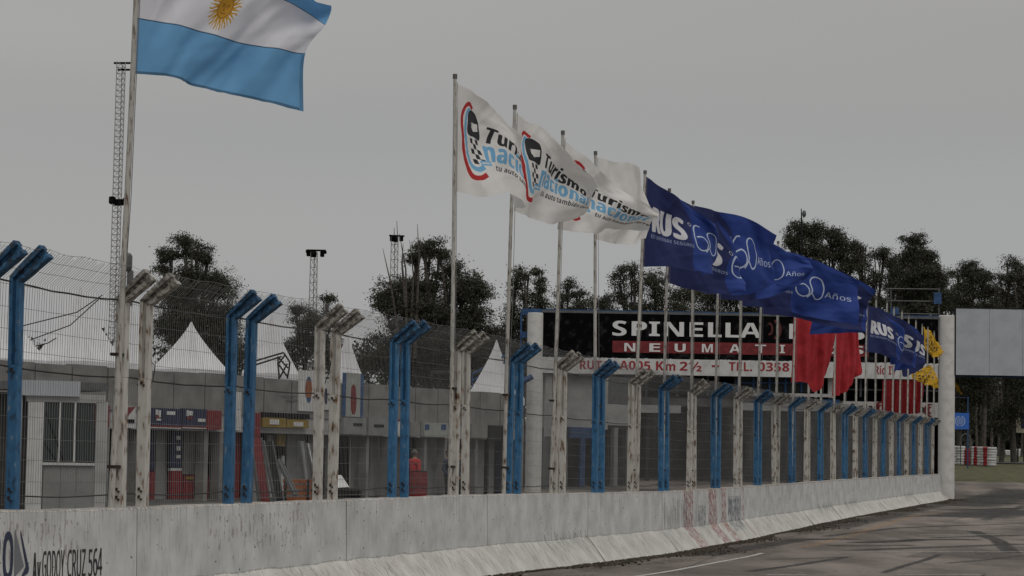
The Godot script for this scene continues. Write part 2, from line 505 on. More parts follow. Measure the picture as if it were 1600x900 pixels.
# ------------------------------------------------------------------ ground and track
func sheet(x0, x1, ds: Array, lift: float, uvf: Callable, nx := 1) -> ArrayMesh:
	var b := MB.new()
	for i in ds.size():
		for k in nx + 1:
			var x: float = lerpf(x0.call(ds[i]), x1.call(ds[i]), float(k) / nx)
			b.vert(Vector3(x, ground_y(ds[i]) + lift, -ds[i]), Vector3.UP, uvf.call(x, ds[i]))
	for i in ds.size() - 1:
		for k in nx:
			var a := i * (nx + 1) + k
			b.tri(a, a + 1, a + nx + 2); b.tri(a, a + nx + 2, a + nx + 1)
	return b.mesh()
func wall_x(d: float) -> float:
	return W(d / 2.47 - 9.3).x
func build_ground():
	var grass := tri_mat(ramp_image(256, 80, 0.03, [[0.0, lin(0.035, 0.045, 0.015)], [0.4, lin(0.068, 0.07, 0.026)], [0.6, lin(0.1, 0.092, 0.04)], [1.0, lin(0.15, 0.125, 0.068)]], 5), 0.13, 0.95)
	var gds: Array = GD.slice(0, 15)
	gds.append(1200.0); gds.append(3900.0)
	structure("ground", sheet(func(_d): return -1500.0, func(_d): return 1500.0, gds, -0.03, func(x, d): return Vector2(x, d)), grass)
	# the track: worn concrete asphalt with rubber and dark bands laid down on it
	var tw := 1024
	var th := 1024
	var im := ramp_image(1024, 81, 0.014, [[0.0, lin(0.09, 0.075, 0.064)], [0.38, lin(0.14, 0.118, 0.103)], [0.5, lin(0.175, 0.15, 0.131)], [0.62, lin(0.2, 0.17, 0.15)], [1.0, lin(0.27, 0.23, 0.2)]], 7)
	var to_px := func(x, d): return Vector2((x + 2.0) / 32.0 * tw, (124.0 - d) / 96.0 * th)
	var r := RandomNumberGenerator.new()
	r.seed = 9
	var smear := func(pts: Array, wid: float, c: Color, strength: float):
		# a mark: many broken passes, so that it keeps a grain
		var total := 0.0
		for i in pts.size() - 1:
			var a: Vector2 = to_px.call(pts[i].x, pts[i].y)
			var e: Vector2 = to_px.call(pts[i + 1].x, pts[i + 1].y)
			total = a.distance_to(e)
			var steps := int(total * 1.5) + 1
			for s in steps:
				var p := a.lerp(e, float(s) / steps)
				var n := maxf(wid * 32.0, 1.0)
				for j in int(n * 0.8) + 1:
					var q := p + Vector2(r.randf_range(-n, n) * 0.5, r.randf_range(-1.0, 1.0) * maxf(wid * 5.0, 0.5))
					if q.x < 0 or q.y < 0 or q.x >= tw or q.y >= th: continue
					if r.randf() < 0.75:
						var o := im.get_pixel(int(q.x), int(q.y))
						im.set_pixel(int(q.x), int(q.y), o.lerp(c, strength * r.randf_range(0.3, 1.0)))
	var dark_mark := lin(0.028, 0.025, 0.023)
	for k in 34:                                          # relaid patches, a tone apart
		var q: Vector2 = to_px.call(r.randf_range(0.0, 28.0), r.randf_range(30.0, 118.0))
		var sz := Vector2i(int(r.randf_range(30, 150)), int(r.randf_range(6, 40)))
		var tone := r.randf_range(0.82, 1.14)
		for y in sz.y:
			var skew := int(-y * 1.0)
			for x in sz.x:
				var px := int(q.x) + x + skew
				var py := int(q.y) + y
				if px < 0 or py < 0 or px >= tw or py >= th: continue
				var o := im.get_pixel(px, py)
				im.set_pixel(px, py, Color(o.r * tone, o.g * tone, o.b * tone))
	for k in 60:                                          # cracks
		var q: Vector2 = to_px.call(r.randf_range(0.0, 28.0), r.randf_range(30.0, 110.0))
		var dr := Vector2(r.randf_range(-1, 1), r.randf_range(-0.5, 0.5))
		for s in r.randi_range(20, 110):
			q += dr + Vector2(r.randf_range(-0.7, 0.7), r.randf_range(-0.4, 0.4))
			if q.x < 0 or q.y < 0 or q.x >= tw or q.y >= th: break
			im.set_pixel(int(q.x), int(q.y), im.get_pixel(int(q.x), int(q.y)).lerp(dark_mark, 0.6))
	var G := func(px, py):
		var d := 60.0
		for k in 30:
			var q := P(px, py, d)
			d = clampf(d * (EYE - ground_y(d)) / maxf(EYE - q.y, 0.02), 20.0, 124.0)
		var v := P(px, py, d)
		return Vector2(v.x, -v.z)
	var line := func(arr: Array) -> Array:
		var o := []
		for a in arr: o.append(G.call(a[0], a[1]))
		return o
	for a in [  # skid marks, and broad dark bands across the track
		[[[1495, 783], [1540, 781], [1600, 779]], 1.6, 0.75], [[[1480, 797], [1540, 796], [1600, 794]], 0.9, 0.7], [[[1500, 766], [1600, 762]], 2.5, 0.6], [[[1500, 758], [1600, 752]], 2.5, 0.5],
		[[[1340, 848], [1400, 846], [1440, 843], [1520, 843]], 0.5, 0.75], [[[1300, 852], [1420, 852]], 0.35, 0.5], [[[1520, 830], [1560, 845], [1582, 864]], 0.35, 0.7], [[[1460, 840], [1600, 836]], 0.3, 0.4],
		[[[1170, 893], [1230, 885], [1320, 871]], 0.16, 0.8], [[[1200, 874], [1330, 870]], 0.12, 0.6], [[[1380, 895], [1420, 882], [1470, 866]], 0.12, 0.6], [[[1290, 838], [1400, 825], [1600, 818]], 0.25, 0.45],
		[[[1400, 808], [1480, 805], [1600, 803]], 0.4, 0.4], [[[1540, 812], [1600, 790]], 0.3, 0.4], [[[1300, 826], [1380, 808], [1460, 790]], 0.8, 0.3], [[[1480, 880], [1600, 868]], 0.15, 0.4], [[[1330, 860], [1600, 850]], 0.5, 0.25], [[[1100, 868], [1250, 843], [1330, 842]], 0.5, 0.6]]:
		for rep in 4: smear.call(line.call(a[0]), a[1], dark_mark, a[2])
	for k in 46:                                          # older marks running along the straight
		var x0 := r.randf_range(1.5, 26.0)
		var d0 := r.randf_range(30.0, 100.0)
		var ln := r.randf_range(4.0, 22.0)
		var bend := r.randf_range(-0.12, 0.12)
		smear.call([Vector2(x0, d0), Vector2(x0 + ln * (0.15 + bend), d0 + ln * 0.5), Vector2(x0 + ln * (0.3 + bend), d0 + ln)], r.randf_range(0.08, 0.3), dark_mark, r.randf_range(0.12, 0.4))
	for k in 26:                                          # grit and rubber swept up beside the barrier
		var n := 2.0 + k * 1.1
		var w0 := W(n) + WS(n) * r.randf_range(0.6, 1.3)
		var w1 := W(n + 1.6) + WS(n + 1.6) * r.randf_range(0.6, 1.5)
		smear.call([Vector2(w0.x, -w0.z), Vector2(w1.x, -w1.z)], r.randf_range(0.3, 0.9), lin(0.045, 0.036, 0.028), r.randf_range(0.2, 0.5))
	smear.call(line.call([[1255, 855], [1330, 836], [1380, 820], [1430, 806], [1470, 802]]), 0.3, lin(0.36, 0.2, 0.08), 0.45)    # old orange line
	for k in 5000:                                        # stones and crumbs of rubber
		var q := Vector2(r.randf_range(0, tw - 3), r.randf_range(0, th - 2))
		im.fill_rect(Rect2i(int(q.x), int(q.y), 1 + r.randi() % 2, 1), [dark_mark, lin(0.3, 0.27, 0.24), lin(0.09, 0.075, 0.06)][k % 3])
	im.generate_mipmaps()
	var tm := StandardMaterial3D.new()
	tm.albedo_texture = ImageTexture.create_from_image(im)
	tm.roughness = 0.92
	var nt := NoiseTexture2D.new()
	nt.seamless = true
	nt.width = 256
	nt.height = 256
	nt.as_normal_map = true
	nt.bump_strength = 3.0
	var nn := FastNoiseLite.new()
	nn.seed = 4
	nn.frequency = 0.09
	nt.noise = nn
	tm.normal_enabled = true
	tm.normal_texture = nt
	tm.normal_scale = 0.5
	var ds := []
	for d in [-40.0, -10.0, 10.0, 20.0, 25.0, 30.0, 35.0, 39.0, 43.0, 47.5, 52.0, 57.0, 62.0, 67.0, 72.0, 85.0, 97.0, 97.9, 98.1, 102.0, 108.0, 114.0, 119.5]: ds.append(d)
	structure("race_track", sheet(func(d): return wall_x(d) + 0.1 if d < 98.0 else -40.0, func(_d): return 70.0, ds, 0.0, func(x, d): return Vector2((x + 2.0) / 32.0, (124.0 - d) / 96.0), 24), tm)
	structure("pit_lane", sheet(func(d): return wall_x(d) - 60.0, func(d): return wall_x(d) - 0.1, ds.filter(func(d): return d < 98.0), 0.0, func(x, d): return Vector2(x, d)), M.pit_floor)
	structure("service_road", sheet(func(_d): return 20.0, func(_d): return 120.0, [158.0, 163.0, 168.0], 0.03, func(x, d): return Vector2(x, d)), M.pit_floor)
	# painted lines
	var paint := tri_mat(ramp_image(256, 83, 0.05, [[0.0, lin(0.2, 0.18, 0.16)], [0.35, lin(0.3, 0.28, 0.26)], [0.5, lin(0.5, 0.49, 0.47)], [1.0, lin(0.6, 0.59, 0.57)]], 5), 0.7, 0.8)
	var lines := [[960, 906, 1050, 892.5, 0.1], [1050, 892.5, 1132, 877, 0.1], [1132, 877, 1192, 864.5, 0.1], [1435, 836, 1500, 835.5, 0.1], [1504, 835.5, 1562, 835.5, 0.1], [1345, 863, 1412, 863, 0.1], [1418, 863, 1500, 862.8, 0.1], [1503, 862.8, 1600, 862.5, 0.1], [1198, 898.5, 1260, 898.6, 0.1], [1400, 898.4, 1540, 898.8, 0.1], [1480, 816, 1600, 815, 0.12]]
	for l in lines:
		var a: Vector2 = G.call(l[0], l[1])
		var e: Vector2 = G.call(l[2], l[3])
		var t := (e - a).normalized()
		var n: Vector2 = Vector2(-t.y, t.x) * float(l[4]) * 0.5
		var b := MB.new()
		var m := 6
		for k in m:
			var p := a.lerp(e, float(k) / m)
			var q := a.lerp(e, float(k + 1) / m)
			var pt := func(v: Vector2): return Vector3(v.x, ground_y(v.y) + 0.006, -v.y)
			b.quad(pt.call(p - n), pt.call(q - n), pt.call(q + n), pt.call(p + n))
			for i in range(b.nn.size() - 4, b.nn.size()): b.nn[i] = Vector3.UP
		structure("painted_line", b.mesh(), paint)
	# litter blown against the barrier's foot
	var lb := MB.new()
	lb.colored = true
	for k in 15000:
		var n := r.randf_range(-0.5, 31.0)
		var w := W(n)
		var off := 0.48 + absf(r.randfn(0.0, 0.2 + 0.12 * sin(n * 2.3) + 0.1 * sin(n * 0.9)))
		var p := w + WS(n) * off
		p.y = ground_y(-p.z) + 0.006
		var s := r.randf_range(0.012, 0.05)
		lb.c = [Color(0.03, 0.025, 0.018), Color(0.055, 0.04, 0.028), Color(0.09, 0.07, 0.05), Color(0.02, 0.018, 0.015)][r.randi() % 4]
		var an := r.randf() * TAU
		var e1 := Vector3(cos(an), r.randf_range(-0.2, 0.5), sin(an)) * s
		var e2 := Vector3(-sin(an), r.randf_range(0.0, 0.5), cos(an)) * s * 0.6
		var top := p + Vector3(0, s * 0.5, 0)
		lb.face(p - e1, p + e2, top); lb.face(p + e2, p + e1, top); lb.face(p + e1, p - e2, top); lb.face(p - e2, p - e1, top)
	var lo := obj("leaf_litter", lb.mesh(), M.person)
	tag(lo, "dark leaf litter and grit along the foot of the barrier", "litter", "", "stuff")

# ------------------------------------------------------------------ concrete barrier
const FLARE_TOP := 0.74
func barrier_texture(w: int, h: int, seed_: int, extra: String) -> ImageTexture:
	var n := FastNoiseLite.new()
	n.seed = seed_
	n.frequency = 0.012
	n.fractal_octaves = 4
	var st := FastNoiseLite.new()
	st.seed = seed_ + 7
	st.frequency = 0.05
	st.fractal_octaves = 3
	var r := RandomNumberGenerator.new()
	r.seed = seed_ * 13 + 1
	var crease := int(h * 0.56)
	var out := PackedByteArray()
	out.resize(w * h * 3)
	var k := 768.0 / w
	var i := 0
	for y in h:
		for x in w:
			var a := n.get_noise_2d(x * k, y * k)
			var s := st.get_noise_2d(x * k * 6.0, y * k * 0.35 + (x * k * 0.02)) if y < crease else st.get_noise_2d(x * k * 3.0 + y * k * 1.6, y * k * 0.3 + 90.0)
			var t := 1.0 + a * 0.24
			if s < -0.3: t *= 1.0 + (s + 0.3) * (0.7 if y < crease else 1.3)
			var base := 0.63 if y < crease else 0.6
			var l := base * t
			out[i] = clampi(int(255.0 * pow(l * (0.995 if y < crease else 1.01), 0.4545)), 0, 255)
			out[i + 1] = clampi(int(255.0 * pow(l, 0.4545)), 0, 255)
			out[i + 2] = clampi(int(255.0 * pow(l * (0.99 if y < crease else 0.95), 0.4545)), 0, 255)
			i += 3
	var im := Image.create_from_data(w, h, false, Image.FORMAT_RGB8, out)
	var run := func(x: float, y0: float, y1: float, dx: float, wid: float, c: Color, al: float):
		var yy := y0
		while yy < y1:
			var f := (yy - y0) / maxf(y1 - y0, 1.0)
			var ww := maxf(wid * (1.0 - f * 0.6), 1.0)
			for j in int(ceil(ww)):
				var qx := int(x + dx * f + j)
				var qy := int(yy)
				if qx >= 0 and qx < w and qy >= 0 and qy < h and r.randf() < 0.85:
					im.set_pixel(qx, qy, im.get_pixel(qx, qy).lerp(c, al * (1.0 - f * 0.5) * r.randf_range(0.4, 1.0)))
			yy += 1.0
	var dirt := lin(0.06, 0.05, 0.04)
	var rust := lin(0.16, 0.09, 0.05)
	# ragged grime along the top edge, runs below it
	for x in w:
		var d := 1.5 + 3.0 * absf(st.get_noise_2d(x * k * 1.5, 500.0)) * h / 192.0 + r.randf() * 1.5
		run.call(x, 0, d, 0.0, 1.0, [dirt, rust][0 if n.get_noise_1d(x * k * 2.0) > -0.1 else 1], 0.75)
	for j in int(w / 9.0):
		run.call(r.randf() * w, 0, h * r.randf_range(0.04, 0.22 if j % 3 else 0.5), r.randf_range(-1, 1), r.randf_range(1, 2.4), [dirt, lin(0.12, 0.11, 0.1), rust][r.randi() % 3], r.randf_range(0.1, 0.4))
	for j in int(w / 16.0):
		run.call(r.randf() * w, r.randf() * h * 0.4, crease - r.randf() * h * 0.1, r.randf_range(-1, 1), r.randf_range(1, 2), lin(0.25, 0.24, 0.235), r.randf_range(0.1, 0.3))
	# scuffs dragged down the flare
	for j in int(w / 2.6):
		var y0 := crease + r.randf() * (h - crease) * 0.5
		run.call(r.randf() * w, y0, y0 + r.randf_range(0.1, 0.5) * (h - crease), r.randf_range(4, 16) / k, r.randf_range(1, 2.5), [dirt, lin(0.17, 0.16, 0.15), lin(0.2, 0.14, 0.11)][r.randi() % 3], r.randf_range(0.12, 0.5))
	for x in w:
		run.call(x, crease - 1, crease + r.randf_range(0, 2), 0, 1, dirt, 0.35 if n.get_noise_1d(x * k * 3.0 + 99.0) > -0.05 else 0.1)
		run.call(x, h - 2 - r.randf_range(0, 7) * h / 192.0, h, 0, 1, lin(0.1, 0.085, 0.065), 0.6)
	for j in 40:
		var q := Vector2(r.randf() * w, r.randf() * crease)
		im.fill_rect(Rect2i(int(q.x), int(q.y), 1 + r.randi() % 3, 1 + r.randi() % 2), dirt)
	var patch := func(x0: float, x1: float, y0: float, y1: float, c: Color, cover: float):
		var pn := FastNoiseLite.new()
		pn.seed = int(x0) + seed_
		pn.frequency = 0.045
		for y in range(int(y0 * h), int(y1 * h)):
			var sh := 0.0 if y < crease else float(y - crease) * 0.25
			for x in range(int(x0 * w + sh), mini(int(x1 * w + sh), w)):
				if pn.get_noise_2d(x * k * 2.2, y * k * 0.8) + r.randf() * 0.25 < cover:
					im.set_pixel(x, y, im.get_pixel(x, y).lerp(c, r.randf_range(0.35, 0.75)))
	if extra == "red":
		patch.call(0.34, 0.5, 0.0, 0.97, lin(0.2, 0.03, 0.028), 0.1)
		patch.call(0.78, 0.93, 0.0, 0.97, lin(0.2, 0.03, 0.028), 0.13)
		patch.call(0.58, 0.72, 0.25, 0.6, lin(0.07, 0.085, 0.11), 0.02)
		for j in 110:
			run.call(w * r.randf_range(0.02, 0.72), h * r.randf_range(0.1, 0.4), h * r.randf_range(0.5, 0.68), 3, 2, lin(0.05, 0.055, 0.06), 0.6)
	if extra == "red2":
		patch.call(0.02, 0.12, 0.0, 0.97, lin(0.2, 0.03, 0.028), 0.1)
		patch.call(0.16, 0.42, 0.15, 0.75, lin(0.04, 0.055, 0.085), 0.08)
		patch.call(0.46, 0.5, 0.0, 0.9, lin(0.2, 0.05, 0.04), 0.0)
		for j in 40:
			run.call(w * r.randf_range(0.16, 0.45), h * 0.2, h * r.randf_range(0.4, 0.7), 3, 2, lin(0.03, 0.04, 0.06), 0.6)
	if extra == "scuff":
		for j in 60:
			run.call(w * r.randf_range(0.5, 1.0), h * r.randf_range(0.45, 0.6), h * r.randf_range(0.6, 0.75), 8, 2.5, lin(0.05, 0.05, 0.05), 0.6)
	if extra == "ghost":                                  # an old painted-over advertisement still showing through
		for j in 26:
			patch.call(0.3 + 0.02 * j, 0.31 + 0.02 * j, r.randf_range(0.08, 0.12), r.randf_range(0.2, 0.45), lin(0.26, 0.21, 0.2), -0.05)
	im.generate_mipmaps()
	return ImageTexture.create_from_image(im)
func build_barrier():
	var bar := thing("concrete_barrier", "long white concrete barrier with flared foot beside the track", "barrier")
	var joints := []
	var n := -4.43
	while n < 30.4:
		joints.append(n)
		n += 2.2
	joints[-1] = 31.2
	var shared := []
	for k in joints.size() - 1:
		var tex: ImageTexture
		if k < 8:
			tex = barrier_texture(640 if k < 5 else 512, 160 if k < 5 else 128, 100 + k, ["", "ghost", "ghost", "", "scuff", "", "red", "red2"][k])
		else:
			if shared.size() < 3: shared.append(barrier_texture(384, 96, 100 + k, ["", "scuff", ""][shared.size()]))
			tex = shared[k % shared.size()]
		var m := StandardMaterial3D.new()
		m.albedo_texture = tex
		m.roughness = 0.88
		m.texture_repeat = false
		var b := MB.new()
		var gap := 0.0028 if k < 6 else 0.0012
		var a0: float = joints[k] + gap
		var a1: float = joints[k + 1] - gap
		var seg := 22
		var sect := []
		for i in seg + 1:
			var nn := lerpf(a0, a1, float(i) / seg)
			var o := W(nn)
			var s := WS(nn)
			var gy := ground_y(-o.z) - 0.06
			var j := func(q): return rng.randf_range(-q, q)
			var jt: float = j.call(0.007)
			var jc: float = j.call(0.012)
			var foot: float = 0.5 + j.call(0.02)
			sect.append([o - s * 0.11 + Vector3(0, jt, 0), o + s * 0.095 + Vector3(0, jt, 0), o + s * (0.11 + j.call(0.002)) + Vector3(0, jt - 0.016, 0), o + s * 0.125 + Vector3(0, -FLARE_TOP + jc, 0), Vector3(o.x, gy, o.z) + s * foot, Vector3(o.x, gy, o.z) - s * 0.12])
		var vs := [0.005, 0.012, 0.02, 0.56, 1.0]
		for i in seg:
			var u0 := float(i) / seg
			var u1 := float(i + 1) / seg
			var p: Array = sect[i]
			var q: Array = sect[i + 1]
			for e in 4:
				b.quad(p[e + 1], q[e + 1], q[e], p[e], Vector2(u0, vs[e + 1]), Vector2(u1, vs[e + 1]), Vector2(u1, vs[e]), Vector2(u0, vs[e]))
			b.quad(q[5], p[5], p[0], q[0], Vector2(u1, 0.5), Vector2(u0, 0.5), Vector2(u0, 0.05), Vector2(u1, 0.05))
		for e in [0, seg]:
			var p: Array = sect[e]
			var c: Vector3 = p[5]
			for i in 4:
				if e == 0: b.face(c, p[i + 1], p[i])
				else: b.face(c, p[i], p[i + 1])
		part("barrier_block", b, m, bar)
	# painted lettering on the nearest block
	var navy := mat(lin(0.03, 0.04, 0.08), 0.8)
	var black := mat(lin(0.03, 0.03, 0.032), 0.8)
	var grey := mat(lin(0.18, 0.19, 0.21), 0.8)
	var at := func(px, down, off = 0.001):
		# point on the barrier's face below its top at a picture column
		var lo := -3.0
		var hi := 3.0
		for k in 40:
			var mid := (lo + hi) * 0.5
			var w := W(mid) + WS(mid) * 0.12 - Vector3(0, down, 0)
			var tx: float = P(px, 850, -w.z).x
			if w.x < tx: lo = mid
			else: hi = mid
		return W(lo) + WS(lo) * (0.1105 + 0.015 * down / FLARE_TOP + off) - Vector3(0, down, 0)
	var write := func(s, f, px0, px1, d0, d1, m):
		var a: Vector3 = at.call(px0, (d0 + d1) * 0.5)
		var e: Vector3 = at.call(px1, (d0 + d1) * 0.5)
		var t := (e - a).normalized()
		var up := (Vector3.UP * 1.0 - WS(0.0) * (0.015 / FLARE_TOP)).normalized()
		var nrm := t.cross(up).normalized()
		var bs := Basis(t, nrm.cross(t).normalized(), nrm)
		letters(s, f, d1 - d0, a.distance_to(e), m, bar, (a + e) * 0.5 + nrm * 0.002, bs, 0.004)
	write.call("A", font(700), 52, 58, 0.385, 0.655, black)
	write.call("v", font(700), 59, 64, 0.47, 0.655, black)
	write.call("GODOY", font(400), 67, 101, 0.375, 0.64, black)
	write.call("CRUZ", font(400), 106, 134, 0.375, 0.64, black)
	write.call("564", font(400), 139, 160, 0.375, 0.64, black)
	write.call("R", font(700), -14, 3, 0.19, 0.62, navy)
	write.call("O", font(700), 5, 21, 0.185, 0.625, navy)
	var tri := func(pts: Array, m: Material):
		var b := MB.new()
		var q := []
		for p in pts: q.append(at.call(p[0], p[1], 0.004))
		for k in range(1, q.size() - 1): b.face(q[0], q[k], q[k + 1])
		part("painted_emblem", b, m, bar)
	tri.call([[23, 0.595], [38, 0.5], [23, 0.16]], grey)
	tri.call([[32, 0.22], [41, 0.5], [46, 0.52], [32, 0.17]], navy)
	tri.call([[32, 0.615], [45, 0.56], [46, 0.52], [41, 0.5]], navy)

# ------------------------------------------------------------------ catch fence
const ELBOW := 2.1
func fence_height(n: float) -> float:
	return interp(n, [0.0, 4.0, 8.0, 12.0, 18.0, 24.0, 30.0], [0.985, 0.98, 0.957, 0.955, 0.935, 0.95, 0.975])
func post_mesh() -> Array:
	# local axes: x towards the track, y up, z along the fence away from the camera
	var lower := MB.new()
	lower.bevel(Vector3(0, 0.65, 0), Vector3(0.105, 1.34, 0.09), 0.007)
	# upper part and arm: H section, grooves on both faces
	var a := 0.0525
	var c := 0.045
	var g := 0.019
	var e := 0.012
	var prof := [Vector2(-a, -c), Vector2(-g, -c), Vector2(-g, -e), Vector2(g, -e), Vector2(g, -c), Vector2(a, -c), Vector2(a, c), Vector2(g, c), Vector2(g, e), Vector2(-g, e), Vector2(-g, c), Vector2(-a, c)]
	var prof2 := []
	for p in prof: prof2.append(Vector2(p.x, -p.y))
	var up := MB.new()
	var an := deg_to_rad(40.0)                            # the arm's rise
	var ad := Vector3(cos(an), sin(an), 0)
	var ax := Vector3(sin(an), -cos(an), 0)
	var mit := (Vector3.RIGHT + ax).normalized() / cos((PI / 2 - an) * 0.5)
	up.sweep(prof2, [[Vector3(0, 1.32, 0), Vector3.RIGHT, Vector3.BACK], [Vector3(0, ELBOW, 0), mit, Vector3.BACK]])
	var arm := MB.new()
	var thick := []
	for p in prof2: thick.append(p * Vector2(1.03, 1.06))
	arm.sweep(thick, [[Vector3(0, ELBOW - 0.004, 0), mit, Vector3.BACK], [Vector3(0, ELBOW, 0) + ad * 0.07, ax * 1.15, Vector3.BACK], [Vector3(0, ELBOW, 0) + ad * 0.385, ax * 1.4, Vector3.BACK * 1.1]])
	var bolts := MB.new()
	for y in [0.12, 0.2, 1.28]:
		bolts.box(Vector3(-0.012, y, 0.047), Vector3(0.022, 0.03, 0.016))
		bolts.box(Vector3(0.012, y - 0.025, 0.05), Vector3(0.018, 0.02, 0.02))
	for y in [0.13, 1.26]: bolts.box(Vector3(-0.055, y, 0.02), Vector3(0.02, 0.025, 0.03))
	var all := MB.new()
	for q in [lower, up]:
		var o := all.v.size()
		all.v.append_array(q.v); all.nn.append_array(q.nn); all.uv.append_array(q.uv)
		for i in q.ix: all.ix.append(i + o)
	return [all.mesh(), bolts.mesh(), arm.mesh()]
func build_fence():
	var fence := thing("catch_fence", "catch fence of paired blue and white concrete posts with wire mesh", "fence")
	var pm := post_mesh()
	var r := RandomNumberGenerator.new()
	r.seed = 21
	for n in range(-2, 31):
		for side in [-1, 1]:
			if n == 30 and side == 1: continue
			var k: float = n + side * 0.094
			var t := WT(k)
			var s := WS(k)
			var lean := Basis(t, r.randf_range(-0.016, 0.012)) * Basis(s, r.randf_range(-0.016, 0.016))
			var bs := lean * Basis(s, Vector3.UP, -t)
			bs = bs * Basis.from_scale(Vector3(r.randf_range(0.95, 1.05), fence_height(k) * r.randf_range(0.988, 1.008), r.randf_range(0.95, 1.05)))
			var hue := "white" if n % 2 == 0 else "blue"
			var o := obj("post", pm[0], M["post_%s%d" % [hue, r.randi() % 2]], fence, W(k) - Vector3(0, 0.015, 0), bs)
			obj("arm", pm[2], M["arm_%s%d" % [hue, r.randi() % 2]], o)
			obj("bolts", pm[1], M.bolt, o).set_meta("kind", "stuff")
	# mesh panels: upright wires every 7 cm, level wires every 20 cm, bent over with the arms
	var an := deg_to_rad(42.0)
	for n in range(-2, 30):
		var b := MB.new()
		var cols := 54
		var bulge := r.randf_range(-0.03, 0.05)
		var ph := r.randf() * 6.0
		var pt := func(k: float, h: float, arm: float) -> Vector3:
			var f := k - n
			var w := W(k)
			var s := WS(k)
			var sag := bulge * sin(f * PI) * sin(clampf(h / ELBOW, 0, 1) * PI) + 0.006 * sin(h * 5.0 + ph + k * 9.0)
			var p := w + s * (-0.055 + sag) + Vector3(0, h * fence_height(k), 0)
			if arm > 0.0: p += (s * cos(an) + Vector3(0, sin(an), 0)) * arm * (1.0 + 0.03 * sin(f * 21.0 + ph))
			return p
		for c in cols:
			var k := n + float(c) / cols
			var kk := k + r.randf_range(-0.002, 0.002)
			var dk := r.randf_range(-0.012, 0.012) if r.randf() < 0.25 else 0.0
			b.tube([pt.call(kk, 0.03, 0.0), pt.call(kk, 0.75, 0.0), pt.call(kk, 1.45, 0.0), pt.call(kk, ELBOW, 0.0), pt.call(kk + dk, ELBOW, 0.38 + r.randf_range(-0.03, 0.03))], [0.0023, 0.0023, 0.0023, 0.0023, 0.0023], 3, false)
		for h in 11:
			var pts := []
			var rd := []
			for c in 9:
				pts.append(pt.call(n + c / 8.0, 0.05 + h * 0.2 + r.randf_range(-0.004, 0.004), 0.0))
				rd.append(0.0023)
			b.tube(pts, rd, 3, false)
		for q in [0.13, 0.27, 0.39]:
			var pts := []
			var rd := []
			for c in 9:
				pts.append(pt.call(n + c / 8.0, ELBOW, q + r.randf_range(-0.01, 0.01)))
				rd.append(0.0023)
			b.tube(pts, rd, 3, false)
		part("wire_mesh", b, M.wire, fence).set_meta("kind", "stuff")
		for q in [[ELBOW - 0.015, 0.009], [1.31, 0.008], [0.14, 0.007]]:
			var pts := []
			var rd := []
			for c in 9:
				var f := c / 8.0
				var w := W(n + f) + WS(n + f) * -0.065
				pts.append(w + Vector3(0, q[0] * fence_height(n + f) - 0.03 * sin(f * PI) * r.randf_range(0.8, 1.2), 0))
				rd.append(q[1])
			var cb := MB.new()
			cb.tube(pts, rd, 5, false)
			part("cable", cb, M.cable, fence)
	# broken wire ends and ties
	for a in [[2.0, 1.4, 0.25], [0.12, 1.1, 0.3], [0.55, 2.3, 0.2], [3.0, 1.8, 0.22], [4.15, 1.5, 0.3], [10.1, 1.4, 0.4]]:
		var o := W(a[0]) - WS(a[0]) * 0.04 + Vector3(0, a[1], 0)
		var t := WT(a[0])
		var b := MB.new()
		b.tube([o, o + t * 0.2 * a[2] * 3.0 + Vector3(0, a[2] * 0.6, 0), o + t * 0.25 * a[2] * 3.0 + Vector3(0, a[2] * 1.1, 0) , o + t * 0.14 + Vector3(0, a[2] * 1.2, 0)], [0.006, 0.006, 0.006, 0.006], 5)
		part("loose_wire", b, M.cable, fence)

